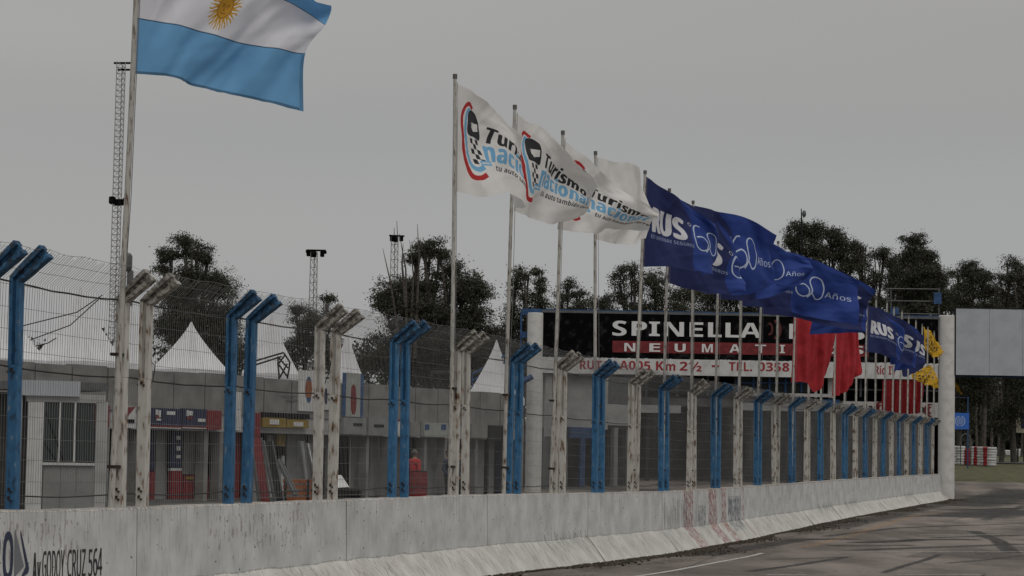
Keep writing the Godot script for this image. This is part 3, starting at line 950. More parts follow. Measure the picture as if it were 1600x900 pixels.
# ------------------------------------------------------------------ footbridge, billboards
func build_bridge():
	var D := 99.2
	var br := thing("footbridge", "blue steel footbridge on round white columns over the track", "footbridge", Vector3(18.3, 0, -D))
	for q in [[1479.0, 493.0], [835.5, 489.0]]:
		var c := P(q[0], 600, D)
		var top: float = P(q[0], q[1], D).y
		var y0 := ground_y(D) - 0.1
		var b := MB.new()
		b.lathe(Vector3(c.x, y0, c.z), [[0.35, 0], [0.35, (top - y0) * 0.5], [0.35, top - y0 - 0.03], [0.33, top - y0], [0.0, top - y0]], 28)
		var o := part("column", b, M.column_white, br)
		if q[0] > 1000: o.set_meta("label", "thick round white column at the end of the barrier")
	# deck beams and trusses behind the billboards
	var y1: float = P(1150, 487, D + 0.6).y
	var a := P(815, 487, D + 0.75)
	var e := P(1700, 487, D + 0.75)
	a.y = y1
	e.y = y1
	for dz in [0.0, -2.0]:
		for dy in [0.0, -1.0, -2.4]:
			var b := MB.new()
			b.box((a + e) * 0.5 + Vector3(0, dy - 0.1, dz), Vector3(a.distance_to(e), 0.16, 0.14))
			part("beam", b, M.blue_paint, br)
	var dk := MB.new()
	dk.box((a + e) * 0.5 + Vector3(0, -2.3, -1.0), Vector3(a.distance_to(e), 0.12, 2.2))
	part("deck", dk, M.dark_steel, br)
	for k in 16:
		var x := lerpf(a.x, e.x, k / 15.0)
		var b := MB.new()
		b.box(Vector3(x, y1 - 1.25, a.z - 2.0), Vector3(0.08, 2.4, 0.08))
		part("upright", b, M.blue_paint, br)
	# railed camera stand on top of the bridge
	var st := thing("camera_stand", "railed blue scaffold stand on top of the footbridge", "scaffold", P(1425, 490, D + 1.2))
	var rail := func(x0, y0, x1, y1_, dz):
		var b := MB.new()
		b.tube([P(x0, y0, D + dz), P(x1, y1_, D + dz)], [0.026, 0.026], 6)
		part("rail", b, M.steel, st)
	for dz in [0.7, 2.2]:
		rail.call(1384, 451, 1469, 452, dz)
		rail.call(1384, 489.5, 1469, 491, dz)
		for x in [1386, 1392, 1467]: rail.call(x, 451, x, 491, dz)
		rail.call(1386, 470, 1467, 471, dz + 0.05)
	var pb := MB.new()
	pb.box(P(1465, 466, D + 0.55), Vector3(0.32, 0.5, 0.06))
	part("panel", pb, M.blue_paint, st)
	var pb2 := MB.new()
	pb2.box(P(1398, 486, D + 0.55), Vector3(0.36, 0.3, 0.06))
	part("panel", pb2, M.blue_paint, st)
	# billboard with the tyre dealer's lettering
	var f := font(700)
	var tl := P(848.5, 490, D - 0.1)
	var tr := P(1465.5, 497, D - 0.1)
	var bl := P(848.5, 583, D - 0.1)
	var wid := tr.x - tl.x
	var y_top := (tl.y + tr.y) * 0.5
	var y_mid: float = P(848.5, 557.5, D - 0.1).y
	var y_bot := bl.y
	var cx := (tl.x + tr.x) * 0.5
	var z := tl.z
	var bb := thing("billboard", "long black billboard with white and red lettering on the footbridge", "billboard", Vector3(cx, y_bot, z))
	var b1 := MB.new()
	b1.box(Vector3(cx, (y_top + y_mid) * 0.5, z), Vector3(wid, y_top - y_mid - 0.02, 0.1))
	part("black_panel", b1, M.black_paint, bb)
	var b2 := MB.new()
	b2.box(Vector3(cx, (y_mid + y_bot) * 0.5, z), Vector3(wid, y_mid - y_bot - 0.02, 0.1))
	part("white_panel", b2, M.white_paint, bb)
	var b3 := MB.new()
	b3.box(Vector3(cx, y_top + 0.05, z), Vector3(wid + 0.1, 0.1, 0.16))
	part("top_rail", b3, M.steel, bb)
	# words are measured along the board; the roll of the camera shows as a slope in the picture
	var word := func(s, px0, px1, py0, py1, m, zz = 0.052):
		var p := P(px0, py0, D - 0.1)
		var q := P(px1, py1 + (px1 - px0) * 0.0175, D - 0.1)
		var mid := Vector3((p.x + q.x) * 0.5, (p.y + q.y) * 0.5, z + zz)
		letters(s, f, p.y - q.y, q.x - p.x, m, bb, mid - bb.position, Basis.IDENTITY, 0.02)
	var wl := mat(lin(0.72, 0.72, 0.72), 0.6)
	var rl := mat(lin(0.3, 0.018, 0.025), 0.6)
	word.call("SPINELLA", 957, 1189, 501, 524.5, wl)
	for k in 4: word.call("HNOS"[k], 1233 + k * 30.5, 1259 + k * 30.5, 506 + k * 0.5, 529.5 + k * 0.5, wl)
	var p0 := P(957, 532, D - 0.1)
	var p1 := P(1357, 557, D - 0.1)
	var rb := MB.new()
	rb.box(Vector3((p0.x + p1.x) * 0.5, p0.y - 0.26, z + 0.055), Vector3(p1.x - p0.x, 0.5, 0.016))
	part("red_strip", rb, M.red_paint, bb)
	var ch := "NEUMATICOS"
	var lx := [984.0, 1023.0, 1062.5, 1105.0, 1148.0, 1188.0, 1222.0, 1255.0, 1298.0, 1340.0]
	for i in ch.length():
		var wd := 8.0 if ch[i] == "I" else 17.0
		word.call(ch[i], lx[i] - wd * 0.5, lx[i] + wd * 0.5, 536.0 + (lx[i] - 984.0) * 0.0125, 549.0 + (lx[i] - 984.0) * 0.0125, wl, 0.075)
	word.call("RUTA", 906, 953, 563, 576.5, rl)
	word.call("A005", 968, 1016, 563.5, 577.5, rl)
	word.call("K", 1025, 1037, 564.5, 578.5, rl)
	word.call("m", 1039.5, 1055, 568.5, 579, rl)
	word.call("2", 1062, 1074, 565, 579, rl)
	word.call("½", 1076, 1096, 565.5, 580, rl)
	word.call("-", 1112, 1123, 570.5, 573.5, rl)
	word.call("TEL.", 1139, 1175, 565.5, 579.5, rl)
	word.call("0358", 1184, 1233, 566, 580, rl)
	word.call("Río IV", 1367, 1400, 571, 585, rl)
	# the round emblem between the words: two dark red crescents
	var dl := mat(lin(0.09, 0.008, 0.01), 0.6)
	for q in [[1212.0, 515.0, 9.0], [1202.0, 514.0, 6.0]]:
		var o := P(q[0], q[1], D - 0.1)
		o.z = z + 0.055
		var rr: float = q[2] * D / FOCAL
		var cb := MB.new()
		for k in 14:
			var t0 := lerpf(-1.9, 1.9, k / 14.0)
			var t1 := lerpf(-1.9, 1.9, (k + 1) / 14.0)
			var inn := func(t): return o + Vector3(cos(t) * rr * 0.5, sin(t) * rr * 1.1, 0)
			var out := func(t): return o + Vector3(cos(t) * rr, sin(t) * rr * 1.7, 0)
			cb.quad(inn.call(t0), out.call(t0), out.call(t1), inn.call(t1))
		part("emblem", cb, dl, bb)
	# blank board over the track
	var c0 := P(1493.5, 482, D - 0.15)
	var c1 := P(1493.5, 585.5, D - 0.15)
	var blank := thing("blank_billboard", "large blank pale grey billboard right of the round column", "billboard", Vector3(c0.x, c1.y, c0.z))
	var bw := 7.2
	for k in 5:
		var pn := MB.new()
		pn.box(Vector3(c0.x + bw / 5.0 * (k + 0.5), (c0.y + c1.y) * 0.5, c0.z), Vector3(bw / 5.0 - 0.012, c0.y - c1.y, 0.07))
		part("panel", pn, M.blank_board, blank)
	var fr := MB.new()
	fr.box(Vector3(c0.x + bw * 0.5, c0.y + 0.035, c0.z - 0.02), Vector3(bw + 0.05, 0.06, 0.13))
	part("top_rail", fr, M.dark_steel, blank)
	var fr2 := MB.new()
	fr2.box(Vector3(c0.x - 0.03, (c0.y + c1.y) * 0.5, c0.z - 0.03), Vector3(0.06, c0.y - c1.y + 0.02, 0.12))
	part("side_rail", fr2, M.dark_steel, blank)
	# dark oil company sign and red cloth below the bridge
	var sg := thing("fascia_sign", "white sign strip with dark name and red crescents below the bridge", "sign", P(1390, 652, D + 6.0))
	var s0 := P(1317, 627, D + 6.0)
	var s1 := P(1470, 627 + 153 * 0.0175, D + 6.0)
	var sh: float = s0.y - P(1317, 650, D + 6.0).y
	var sb := MB.new()
	sb.box(Vector3((s0.x + s1.x) * 0.5, s0.y - sh * 0.5, s0.z), Vector3(s1.x - s0.x, sh, 0.12))
	part("board", sb, M.white_paint, sg)
	var kl := mat(lin(0.03, 0.03, 0.035), 0.6)
	var w2 := func(s, px0, px1, py0, py1, m):
		var p := P(px0, py0, D + 6.0)
		var q := P(px1, py1, D + 6.0)
		letters(s, f, p.y - q.y, q.x - p.x, m, sg, Vector3((p.x + q.x) * 0.5, (p.y + q.y) * 0.5, s0.z + 0.07) - sg.position, Basis.IDENTITY, 0.02)
	w2.call("Sinla", 1328, 1363, 630, 643, kl)
	w2.call("Sinla", 1402, 1444, 632, 645, kl)
	for q in [[1375.0, 638.0], [1453.0, 641.0]]:
		var o := P(q[0], q[1], D + 6.0)
		o.z = s0.z + 0.075
		for rr in [0.3, 0.17]:
			var cb := MB.new()
			for k in 12:
				var t0 := lerpf(1.3, 4.9, k / 12.0)
				var t1 := lerpf(1.3, 4.9, (k + 1) / 12.0)
				var inn := func(t): return o + Vector3(0.09 + cos(t) * rr * 0.72, sin(t) * rr * 0.85, 0)
				var out := func(t): return o + Vector3(cos(t) * rr, sin(t) * rr, 0)
				cb.quad(inn.call(t1), inn.call(t0), out.call(t0), out.call(t1))
			part("crescent", cb, M.red_paint, sg)

# ------------------------------------------------------------------ flagpoles and flags
const ORD := ["first", "second", "third", "fourth", "fifth", "sixth", "seventh", "eighth", "ninth", "tenth", "eleventh", "twelfth", "thirteenth", "fourteenth", "fifteenth", "sixteenth", "seventeenth"]
func pole_base(n: float) -> Vector3:
	var k := n - 0.15 if n < 6.5 else n - 0.05
	return W(k) - WS(k) * (0.02 if n < 6.5 else 0.0)
func flag(called: String, label: String, group: String, m: Material, d: float, rows: Array, waves: Array, ragged := 0.0, back := 0) -> MeshInstance3D:
	# rows: control points [picture x, picture y, metres behind the pole] from hoist to fly, top to bottom
	if back > 0:                                         # the fly end curls round behind the rest
		rows = rows.duplicate(true)
		for row in rows:
			var f: Array = row[0]
			var l: Array = row[-1]
			for i in range(1, back + 1): row.append([l[0] - (l[0] - f[0]) * 0.17 * i, l[1] + 2.0 * i, l[2] + 0.3 + 0.16 * i])
	var nu := 56
	var nv := 40
	var r := FastNoiseLite.new()
	r.seed = called.hash() % 1000 + int(d * 10.0)
	r.frequency = 1.0
	var pick := func(row: Array, u: float) -> Vector3:
		var f := u * (row.size() - 1)
		var i := mini(int(f), row.size() - 2)
		var g := func(k): return Vector3(row[clampi(k, 0, row.size() - 1)][0], row[clampi(k, 0, row.size() - 1)][1], row[clampi(k, 0, row.size() - 1)][2])
		var before: Vector3 = g.call(i - 1) if i > 0 else g.call(0) * 2.0 - g.call(1)
		var after: Vector3 = g.call(i + 2) if i + 2 < row.size() else g.call(i + 1) * 2.0 - g.call(i)
		return (g.call(i) as Vector3).cubic_interpolate(g.call(i + 1), before, after, f - i)
	var pos := []
	var push := []
	for j in nv + 1:
		var v := float(j) / nv
		for i in nu + 1:
			var u := float(i) / nu
			var col := []
			for row in rows: col.append(pick.call(row, u))
			var f := v * (col.size() - 1)
			var k := mini(int(f), col.size() - 2)
			var before: Vector3 = col[k - 1] if k > 0 else col[0] * 2.0 - col[1]
			var after: Vector3 = col[k + 2] if k + 2 < col.size() else col[k + 1] * 2.0 - col[k]
			var q: Vector3 = (col[k] as Vector3).cubic_interpolate(col[k + 1], before, after, f - k)
			var free := smoothstep(0.0, 0.3, u)
			var z := 0.0
			for w in waves:                                  # [amplitude, waves along, waves across, phase]
				var an: float = TAU * (w[1] * u + w[2] * v + w[3]) + 1.2 * r.get_noise_2d(u * 0.9, v * 0.9)
				z += w[0] * 0.5 * free * (sin(an) + 0.3 * sin(2.0 * an + 0.8))
			# creases fanning out from the two corners that hold the cloth
			var t1 := atan2(v + 0.05, u * 1.5 + 0.05)
			var t2 := atan2(1.05 - v, u * 1.5 + 0.05)
			var r1 := sqrt(u * u * 2.2 + v * v)
			var r2 := sqrt(u * u * 2.2 + (1.0 - v) * (1.0 - v))
			var sharp := func(x): return 1.0 - pow(absf(sin(x)), 0.7) * 1.6
			z += smoothstep(0.0, 0.1, u) * (0.016 * minf(r1, 0.8) * sharp.call(t1 * 6.0 + 2.0 * r.get_noise_2d(t1 * 2.0, 3.0)) + 0.016 * minf(r2, 0.8) * sharp.call(t2 * 5.0 + 1.0 + 2.0 * r.get_noise_2d(t2 * 2.0, 7.0)))
			z += 0.014 * r.get_noise_2d(u * 2.6 + v * 0.8, v * 1.1 - u)
			push.append(z)
			if ragged > 0.0:
				q.x += ragged * free * r.get_noise_2d(v * 9.0, u * 3.0 + 4.0)
				q.y += ragged * free * r.get_noise_2d(v * 7.0 + 9.0, u * 8.0)
			elif j == nv: q.y += 1.6 * free * r.get_noise_1d(u * 9.0)
			pos.append(P(q.x, q.y, d + q.z))
	var b := MB.new()
	var at := func(i, j) -> Vector3: return pos[clampi(j, 0, nv) * (nu + 1) + clampi(i, 0, nu)]
	var moved := []
	for j in nv + 1:                                      # folds stand out of the cloth along its normal
		for i in nu + 1:
			var n: Vector3 = (at.call(i + 3, j) - at.call(i - 3, j)).cross(at.call(i, j - 3) - at.call(i, j + 3)).normalized()
			moved.append(at.call(i, j) + n * push[j * (nu + 1) + i])
	for i in moved.size(): pos[i] = moved[i]
	var base: Vector3 = pos[nv * (nu + 1)]
	for j in nv + 1:
		for i in nu + 1:
			var n: Vector3 = (at.call(i + 1, j) - at.call(i - 1, j)).cross(at.call(i, j - 1) - at.call(i, j + 1)).normalized()
			b.vert(at.call(i, j) - base, n, Vector2(float(i) / nu, float(j) / nv))
	for j in nv:
		for i in nu:
			if ragged > 0.0 and i > nu * 0.35 and r.get_noise_2d(i * 0.07, j * 0.3) > 0.34: continue
			var a := j * (nu + 1) + i
			b.tri(a + nu + 1, a + nu + 2, a + 1); b.tri(a + nu + 1, a + 1, a)
	var o := obj(called, b.mesh(), m, self, base)
	tag(o, label, "flag", group)
	return o
func cloth(tex: Texture2D, back: Color, tint := Color(1, 1, 1)) -> StandardMaterial3D:
	var m := StandardMaterial3D.new()
	m.albedo_texture = tex
	m.albedo_color = tint
	m.roughness = 0.8
	m.texture_repeat = false
	m.backlight_enabled = true
	m.backlight = back
	m.cull_mode = BaseMaterial3D.CULL_DISABLED
	return m
func print_national() -> ImageTexture:
	var c := Canvas.new(1280, 832, lin(0.8, 0.8, 0.85))
	var blue := lin(0.17, 0.42, 0.72)
	c.img.fill_rect(Rect2i(0, 0, 1280, 277), blue)
	c.img.fill_rect(Rect2i(0, 555, 1280, 277), blue)
	for y in [274, 552]: c.img.fill_rect(Rect2i(0, y, 1280, 6), blue.darkened(0.45))
	c.img.fill_rect(Rect2i(0, 818, 1280, 14), blue.darkened(0.3))
	c.img.fill_rect(Rect2i(1256, 555, 24, 277), blue.darkened(0.15))
	var gold := lin(0.62, 0.32, 0.03)
	var dark := lin(0.3, 0.13, 0.02)
	var o := Vector2(540, 416)
	var sq := Vector2(0.74, 1.0)
	for k in 32:
		var a := TAU * k / 32.0
		var t := Vector2(cos(a), sin(a))
		var n := Vector2(-t.y, t.x)
		if k % 2 == 0: c.poly([o + (t * 44 + n * 8) * sq, o + (t * 44 - n * 8) * sq, o + t * 122 * sq], gold)
		else: c.stroke([o + t * 44 * sq, o + (t * 72 + n * 4) * sq, o + (t * 92 - n * 3) * sq, o + t * 112 * sq], 7, gold, 4)
	c.disc(o, 40, 54, dark)
	c.disc(o, 36, 50, gold)
	for s in [-1, 1]:
		c.stroke([o + Vector2(s * 7, -12), o + Vector2(s * 22, -13)], 6, dark, 2)
		c.disc(o + Vector2(s * 14, -3), 4, 4, dark)
	c.stroke([o + Vector2(0, -10), o + Vector2(-4, 14), o + Vector2(4, 15)], 4, dark, 4)
	c.stroke([o + Vector2(-14, 27), o + Vector2(0, 30), o + Vector2(14, 27)], 5, dark, 4)
	return c.texture()
func print_white() -> ImageTexture:
	var c := Canvas.new(1400, 1000, lin(0.82, 0.81, 0.8))
	var red := lin(0.5, 0.03, 0.035)
	var sky := lin(0.2, 0.47, 0.74)
	var black := lin(0.03, 0.03, 0.035)
	var white := lin(0.82, 0.81, 0.8)
	var T := func(x, y): return Vector2(x * 0.84 - 40.0, y * 0.93)
	var TT := func(arr: Array) -> Array: return arr.map(func(p): return T.call(p[0], p[1]))
	# the map-shaped outline: red outside, light blue inside
	c.stroke(TT.call([[420, 190], [330, 155], [240, 190], [165, 290], [170, 400], [215, 520], [240, 640], [300, 790], [350, 890], [440, 905], [520, 880]]), 44, red)
	c.stroke(TT.call([[420, 240], [330, 225], [262, 300], [255, 420], [290, 540], [325, 660], [380, 780], [450, 820], [520, 800]]), 46, sky)
	c.stroke(TT.call([[410, 212], [310, 196], [218, 300], [214, 410], [255, 530], [285, 650], [340, 790], [430, 860], [520, 840]]), 10, white)
	# helmet
	c.poly(c.curve(TT.call([[305, 330], [345, 235], [450, 210], [550, 270], [585, 400], [575, 510], [480, 495], [325, 475]])), black)
	c.poly(TT.call([[400, 350], [555, 340], [565, 420], [470, 440], [405, 400]]), white)
	c.disc(T.call(405, 365), 14, 18, lin(0.3, 0.3, 0.3))
	for y in 5:                                           # chequered band
		for x in 3:
			if (x + y) % 2 == 0:
				var q: Vector2 = T.call(385 + x * 52 + y * 10, 510 + y * 50)
				c.poly([q, q + Vector2(43, 6), q + Vector2(52, 52), q + Vector2(8, 46)], black)
	var f := font(700)
	var put := func(s, x, y, h, wx, sl, col):
		c.text(s, f, Transform2D(Vector2(h * wx, 0), Vector2(-h * sl, h), Vector2(x, y)), col)
	for k in 3: put.call("Turismo", 505 + k * 4, 400, 240, 0.86, 0.25, black)
	for k in 3: put.call("nacional", 455 + k * 5, 575, 285, 0.76, 0.15, sky)
	put.call("tu auto también corre", 560, 735, 84, 0.95, 0.2, black)
	c.stroke([Vector2(395, 700), Vector2(500, 700)], 50, sky, 1)
	c.stroke([Vector2(400, 700), Vector2(490, 700)], 14, white, 1)
	return c.texture()
func print_blue() -> ImageTexture:
	var navy := lin(0.009, 0.018, 0.1)
	var mid := lin(0.012, 0.042, 0.235)
	var c := Canvas.new(1500, 900, navy)
	c.poly(c.curve([Vector2(560, -80), Vector2(760, 200), Vector2(700, 520), Vector2(820, 1000), Vector2(1650, 1000), Vector2(1650, -80)]), mid)
	var white := lin(0.62, 0.63, 0.66)
	var f := font(700)
	for k in 5: c.text("RUS", f, Transform2D(Vector2(278, 0), Vector2(0, 350), Vector2(117 + k * 7, 398 + (k % 2) * 6)), white)
	c.disc(Vector2(735, 285), 24, 24, white)
	c.disc(Vector2(735, 285), 17, 17, navy)
	c.text("RÍO URUGUAY SEGUROS", f, Transform2D(Vector2(52, 0), Vector2(0, 56), Vector2(125, 575)), lin(0.25, 0.3, 0.45))
	var thin := lin(0.5, 0.58, 0.72)
	var S := func(arr: Array) -> Array: return arr.map(func(p): return p + Vector2(-95, 0))
	c.stroke(S.call([Vector2(960, 250), Vector2(900, 270), Vector2(850, 400), Vector2(860, 540), Vector2(930, 590), Vector2(1010, 550), Vector2(1020, 460), Vector2(960, 400), Vector2(880, 430)]), 17, thin)
	c.stroke(S.call([Vector2(1000, 590), Vector2(1060, 480), Vector2(1040, 330), Vector2(1100, 250), Vector2(1180, 270), Vector2(1215, 400), Vector2(1190, 540), Vector2(1120, 590), Vector2(1060, 520)]), 17, thin)
	c.text("Años", font(400), Transform2D(Vector2(130, 0), Vector2(0, 130), Vector2(1140, 480)), thin)
	return c.texture()
func print_yellow() -> ImageTexture:
	var c := Canvas.new(600, 400, lin(0.62, 0.38, 0.02))
	var ink := lin(0.06, 0.04, 0.03)
	for k in 6: c.poly([Vector2(70 + k * 78, 190), Vector2(110 + k * 78, 186), Vector2(100 + k * 78, 250), Vector2(74 + k * 78, 240)], ink)
	c.img.fill_rect(Rect2i(70, 285, 300, 14), ink)
	return c.texture()
func build_poles_and_flags():
	var tops := {0: [220.0, -168.0], 4: [711.0, 118.0], 5: [804.5, 166.0], 6: [879.5, 206.0], 7: [930.5, 238.0], 8: [1008.0, 268.0], 9: [1046.0, 296.0], 10: [1083.0, 315.0]}
	var on := {0: "the national flag", 15: "the left red flag", 18: "the right red flag"}
	for k in 4: on[4 + k] = "the %s white flag from the left" % ORD[k]
	for k in 6: on[8 + k] = "the %s blue flag from the white flags" % ORD[k]
	for k in 3: on[[21, 22, 26][k]] = "the %s of the three low blue flags" % ORD[k]
	on[27] = "the lower tattered yellow flag"
	on[29] = "the upper tattered yellow flag"
	for n in [0] + range(4, 31):
		var a := pole_base(n)
		var top := Vector3(a.x, 0, a.z) + Vector3(0, a.y + 6.02, 0)
		if tops.has(n): top = P(tops[n][0], tops[n][1], -a.z)
		else: top += WS(n) * rng.randf_range(0.02, 0.12) + Vector3(0, rng.randf_range(-0.08, 0.05), 0)
		var label := ""
		if on.has(n): label = "slender rust-stained white flagpole carrying %s" % on[n]
		else: label = "slender white flagpole at the %s fence post pair from the round column" % (ORD[30 - n] if 30 - n < ORD.size() else "far")
		var o := thing("flag_pole", label, "flagpole", a, "flagpoles along the catch fence")
		var b := MB.new()
		var pts := []
		var rd := []
		for i in 7:
			var f := i / 6.0
			pts.append(a.lerp(top, f) + WS(n) * 0.012 * sin(f * PI) * (1 if n % 2 == 0 else -1))
			rd.append(lerpf(0.032, 0.026, f))
		b.tube(pts, rd, 10)
		part("shaft", b, M.pole, o)
		var cp := MB.new()
		cp.tube([top - Vector3(0, 0.045, 0), top + Vector3(0, 0.02, 0)], [0.034, 0.034], 10)
		part("cap", cp, M.cap, o)
		var rp := MB.new()
		rp.tube([top + WS(n) * 0.04 - Vector3(0, 0.1, 0), a.lerp(top, 0.5) + WS(n) * 0.055, a + WS(n) * 0.04 + Vector3(0, 1.2, 0)], [0.004, 0.004, 0.004], 4, false)
		part("rope", rp, M.wire, o)
		var tie := MB.new()
		for h in [0.4, 1.5]:
			var q := a + Vector3(0, h, 0)
			tie.box(q + WT(n) * 0.05, Vector3(0.09, 0.03, 0.16), Basis(WS(n), Vector3.UP, -WT(n)))
		part("clamp", tie, M.bolt, o)
	var D := func(n): return -pole_base(n).z - 0.02
	var nat := cloth(print_national(), Color(0.62, 0.64, 0.68))
	flag("national_flag", "large light blue and white striped flag with golden sun", "", nat, D.call(0), [
		[[217, -146, 0.0], [310, -118, 0.4], [405, -58, 0.7], [465, -18, 0.85], [516, 11, 0.9]],
		[[214, -59, 0.0], [300, -48, 0.35], [395, -18, 0.75], [455, 5, 0.95], [509, 39, 1.0]],
		[[211.5, 28, 0.0], [280, 40, 0.35], [352, 61, 0.65], [415, 74, 0.9], [476, 85, 1.0]],
		[[209, 115, 0.0], [266, 120.5, 0.3], [316, 137, 0.55], [385, 154, 0.85], [475, 174, 1.0]]],
		[[0.09, 1.6, 0.9, 0.1], [0.05, 3.1, -0.8, 0.4], [0.03, 5.0, 2.0, 0.7]])
	var wt := print_white()
	var wm := cloth(wt, Color(0.7, 0.69, 0.68))
	var wg := "white flags in the row after the national flag"
	flag("white_flag", "white helmet-emblem flag nearest the national flag, hanging fullest of the four", wg, wm, D.call(4), [
		[[714, 131, 0.0], [748, 148, 0.5], [780, 176, 1.0], [808, 210, 1.5]],
		[[713, 187, 0.0], [745, 194, 0.5], [782, 211, 1.1], [812, 240, 1.6]],
		[[712, 243, 0.0], [745, 249, 0.5], [788, 258, 1.1], [819, 284, 1.6]],
		[[710, 299, 0.0], [762, 307, 0.4], [797, 302, 1.0], [825, 323, 1.5]]],
		[[0.1, 1.3, 0.5, 0.2], [0.05, 2.7, -0.7, 0.1]], 0.0, 1)
	flag("white_flag", "second white helmet-emblem flag, its upper corner folded over toward the third", wg, wm, D.call(5), [
		[[807, 178, 0.0], [846, 201, 0.5], [892, 244, 0.9], [932, 294, 1.2]],
		[[806, 228, 0.0], [843, 239, 0.5], [884, 270, 1.0], [924, 307, 1.4]],
		[[805, 279, 0.0], [843, 288, 0.5], [881, 306, 1.0], [920, 322, 1.5]],
		[[803, 329, 0.0], [833, 341, 0.5], [864, 349, 1.0], [915, 336, 1.5]]],
		[[0.12, 1.4, 0.8, 0.5], [0.05, 2.9, -0.6, 0.3]])
	flag("white_flag", "third white helmet-emblem flag, longest of the four, overlapping the first blue flag", wg, wm, D.call(6), [
		[[881, 219, 0.0], [927, 257, 0.5], [975, 297, 0.9], [1029, 334, 1.2]],
		[[879, 266, 0.0], [923, 289, 0.5], [972, 318, 0.9], [1026, 342, 1.2]],
		[[877, 312, 0.0], [920, 324, 0.5], [968, 342, 1.0], [1018, 353, 1.4]],
		[[870, 358, 0.0], [915, 364, 0.5], [948, 361, 1.0], [1012, 360, 1.4]]],
		[[0.12, 1.5, 0.7, 0.9], [0.05, 3.0, -0.8, 0.6]])
	flag("white_flag", "fourth white flag, mostly hidden behind the third, its emblem not seen", wg, cloth(null, Color(0.7, 0.69, 0.68), lin(0.82, 0.81, 0.8)), D.call(7), [
		[[934, 246, 0.0], [965, 253, 0.5], [992, 259, 0.9], [1009, 291, 1.2]],
		[[933, 290, 0.0], [965, 300, 0.5], [995, 308, 1.0], [1014, 322, 1.3]],
		[[931, 333, 0.0], [962, 343, 0.5], [994, 348, 1.0], [1014, 348, 1.4]],
		[[929, 373, 0.0], [955, 380, 0.5], [980, 382, 0.9], [1008, 372, 1.3]]],
		[[0.1, 1.6, 0.6, 0.3], [0.05, 2.7, -0.9, 0.2]])
	var bm := cloth(print_blue(), Color(0.02, 0.035, 0.12))
	var bg := "blue flags with white lettering"
	flag("blue_flag", "first blue flag beside the white flags, its three white letters readable", bg, bm, D.call(8), [
		[[1010, 276, 0.0], [1042, 298, 0.4], [1080, 322, 0.9], [1112, 350, 1.4]],
		[[1008, 323, 0.0], [1042, 336, 0.4], [1082, 353, 1.0], [1117, 375, 1.6]],
		[[1005, 370, 0.0], [1042, 378, 0.4], [1083, 390, 1.0], [1119, 403, 1.6]],
		[[1000, 417, 0.0], [1041, 417, 0.4], [1085, 424, 0.9], [1117, 430, 1.4]]],
		[[0.12, 1.1, 0.5, 0.3], [0.06, 2.4, -0.7, 0.5]], 0.0, 1)
	flag("blue_flag", "second blue flag, dark, with one white letter showing past the first", bg, bm, D.call(9), [
		[[1047, 303, 0.0], [1085, 324, 0.6], [1120, 350, 1.1], [1148, 383, 1.5]],
		[[1045, 349, 0.0], [1082, 364, 0.5], [1122, 386, 1.1], [1158, 410, 1.5]],
		[[1042, 394, 0.0], [1080, 410, 0.5], [1122, 424, 1.0], [1161, 436, 1.5]],
		[[1039, 440, 0.0], [1078, 452, 0.5], [1125, 456, 1.0], [1160, 455, 1.4]]],
		[[0.12, 1.2, 0.6, 0.8], [0.06, 2.6, -0.6, 0.2]], 0.0, 2)
	flag("blue_flag", "third blue flag, its thin top corner flung out against the sky", bg, bm, D.call(10), [
		[[1084, 321, 0.0], [1122, 330, 0.6], [1165, 340, 1.0], [1214, 368, 1.4]],
		[[1082, 365, 0.0], [1120, 371, 0.6], [1168, 379, 1.1], [1205, 396, 1.5]],
		[[1080, 408, 0.0], [1120, 416, 0.6], [1170, 422, 1.0], [1212, 426, 1.5]],
		[[1078, 450, 0.0], [1120, 460, 0.5], [1165, 460, 1.0], [1216, 445, 1.4]]],
		[[0.13, 1.3, 0.5, 0.1], [0.06, 2.8, -0.7, 0.8]])
	flag("blue_flag", "fourth blue flag, bright, between the flung-out corner and the longest flag", bg, bm, D.call(11), [
		[[1120, 345, 0.0], [1165, 365, 0.6], [1215, 385, 1.1], [1266, 408, 1.5]],
		[[1119, 385, 0.0], [1165, 397, 0.6], [1215, 410, 1.1], [1267, 420, 1.5]],
		[[1118, 425, 0.0], [1165, 432, 0.6], [1212, 438, 1.1], [1262, 433, 1.5]],
		[[1117, 466, 0.0], [1165, 470, 0.6], [1208, 462, 1.1], [1256, 440, 1.5]]],
		[[0.13, 1.3, 0.6, 0.6], [0.06, 2.9, -0.7, 0.4]])
	flag("blue_flag", "fifth blue flag, long, with a thin outlined number above the red flags", bg, bm, D.call(12), [
		[[1154, 363, 0.0], [1210, 386, 0.6], [1272, 407, 1.0], [1345, 440, 1.3]],
		[[1154, 402, 0.0], [1210, 421, 0.6], [1272, 438, 1.0], [1343, 456, 1.3]],
		[[1155, 440, 0.0], [1212, 454, 0.6], [1272, 468, 1.0], [1341, 480, 1.3]],
		[[1156, 478, 0.0], [1212, 482, 0.6], [1272, 496, 1.0], [1338, 508, 1.3]]],
		[[0.15, 1.5, 0.6, 0.2], [0.06, 3.1, -0.8, 0.9]])
	flag("blue_flag", "sixth blue flag, dark, ending in a ragged tip behind the fifth", bg, bm, D.call(13), [
		[[1187, 384, 0.0], [1250, 403, 0.6], [1310, 424, 1.0], [1369, 455, 1.3]],
		[[1187, 420, 0.0], [1248, 438, 0.6], [1306, 455, 1.0], [1362, 474, 1.3]],
		[[1186, 456, 0.0], [1246, 470, 0.6], [1304, 485, 1.0], [1356, 497, 1.3]],
		[[1185, 490, 0.0], [1244, 496, 0.6], [1300, 510, 1.0], [1350, 517, 1.3]]],
		[[0.15, 1.4, 0.7, 0.7], [0.06, 3.0, -0.7, 0.1]], 0.0, 3)
	var lg := "low blue flags near the round column"
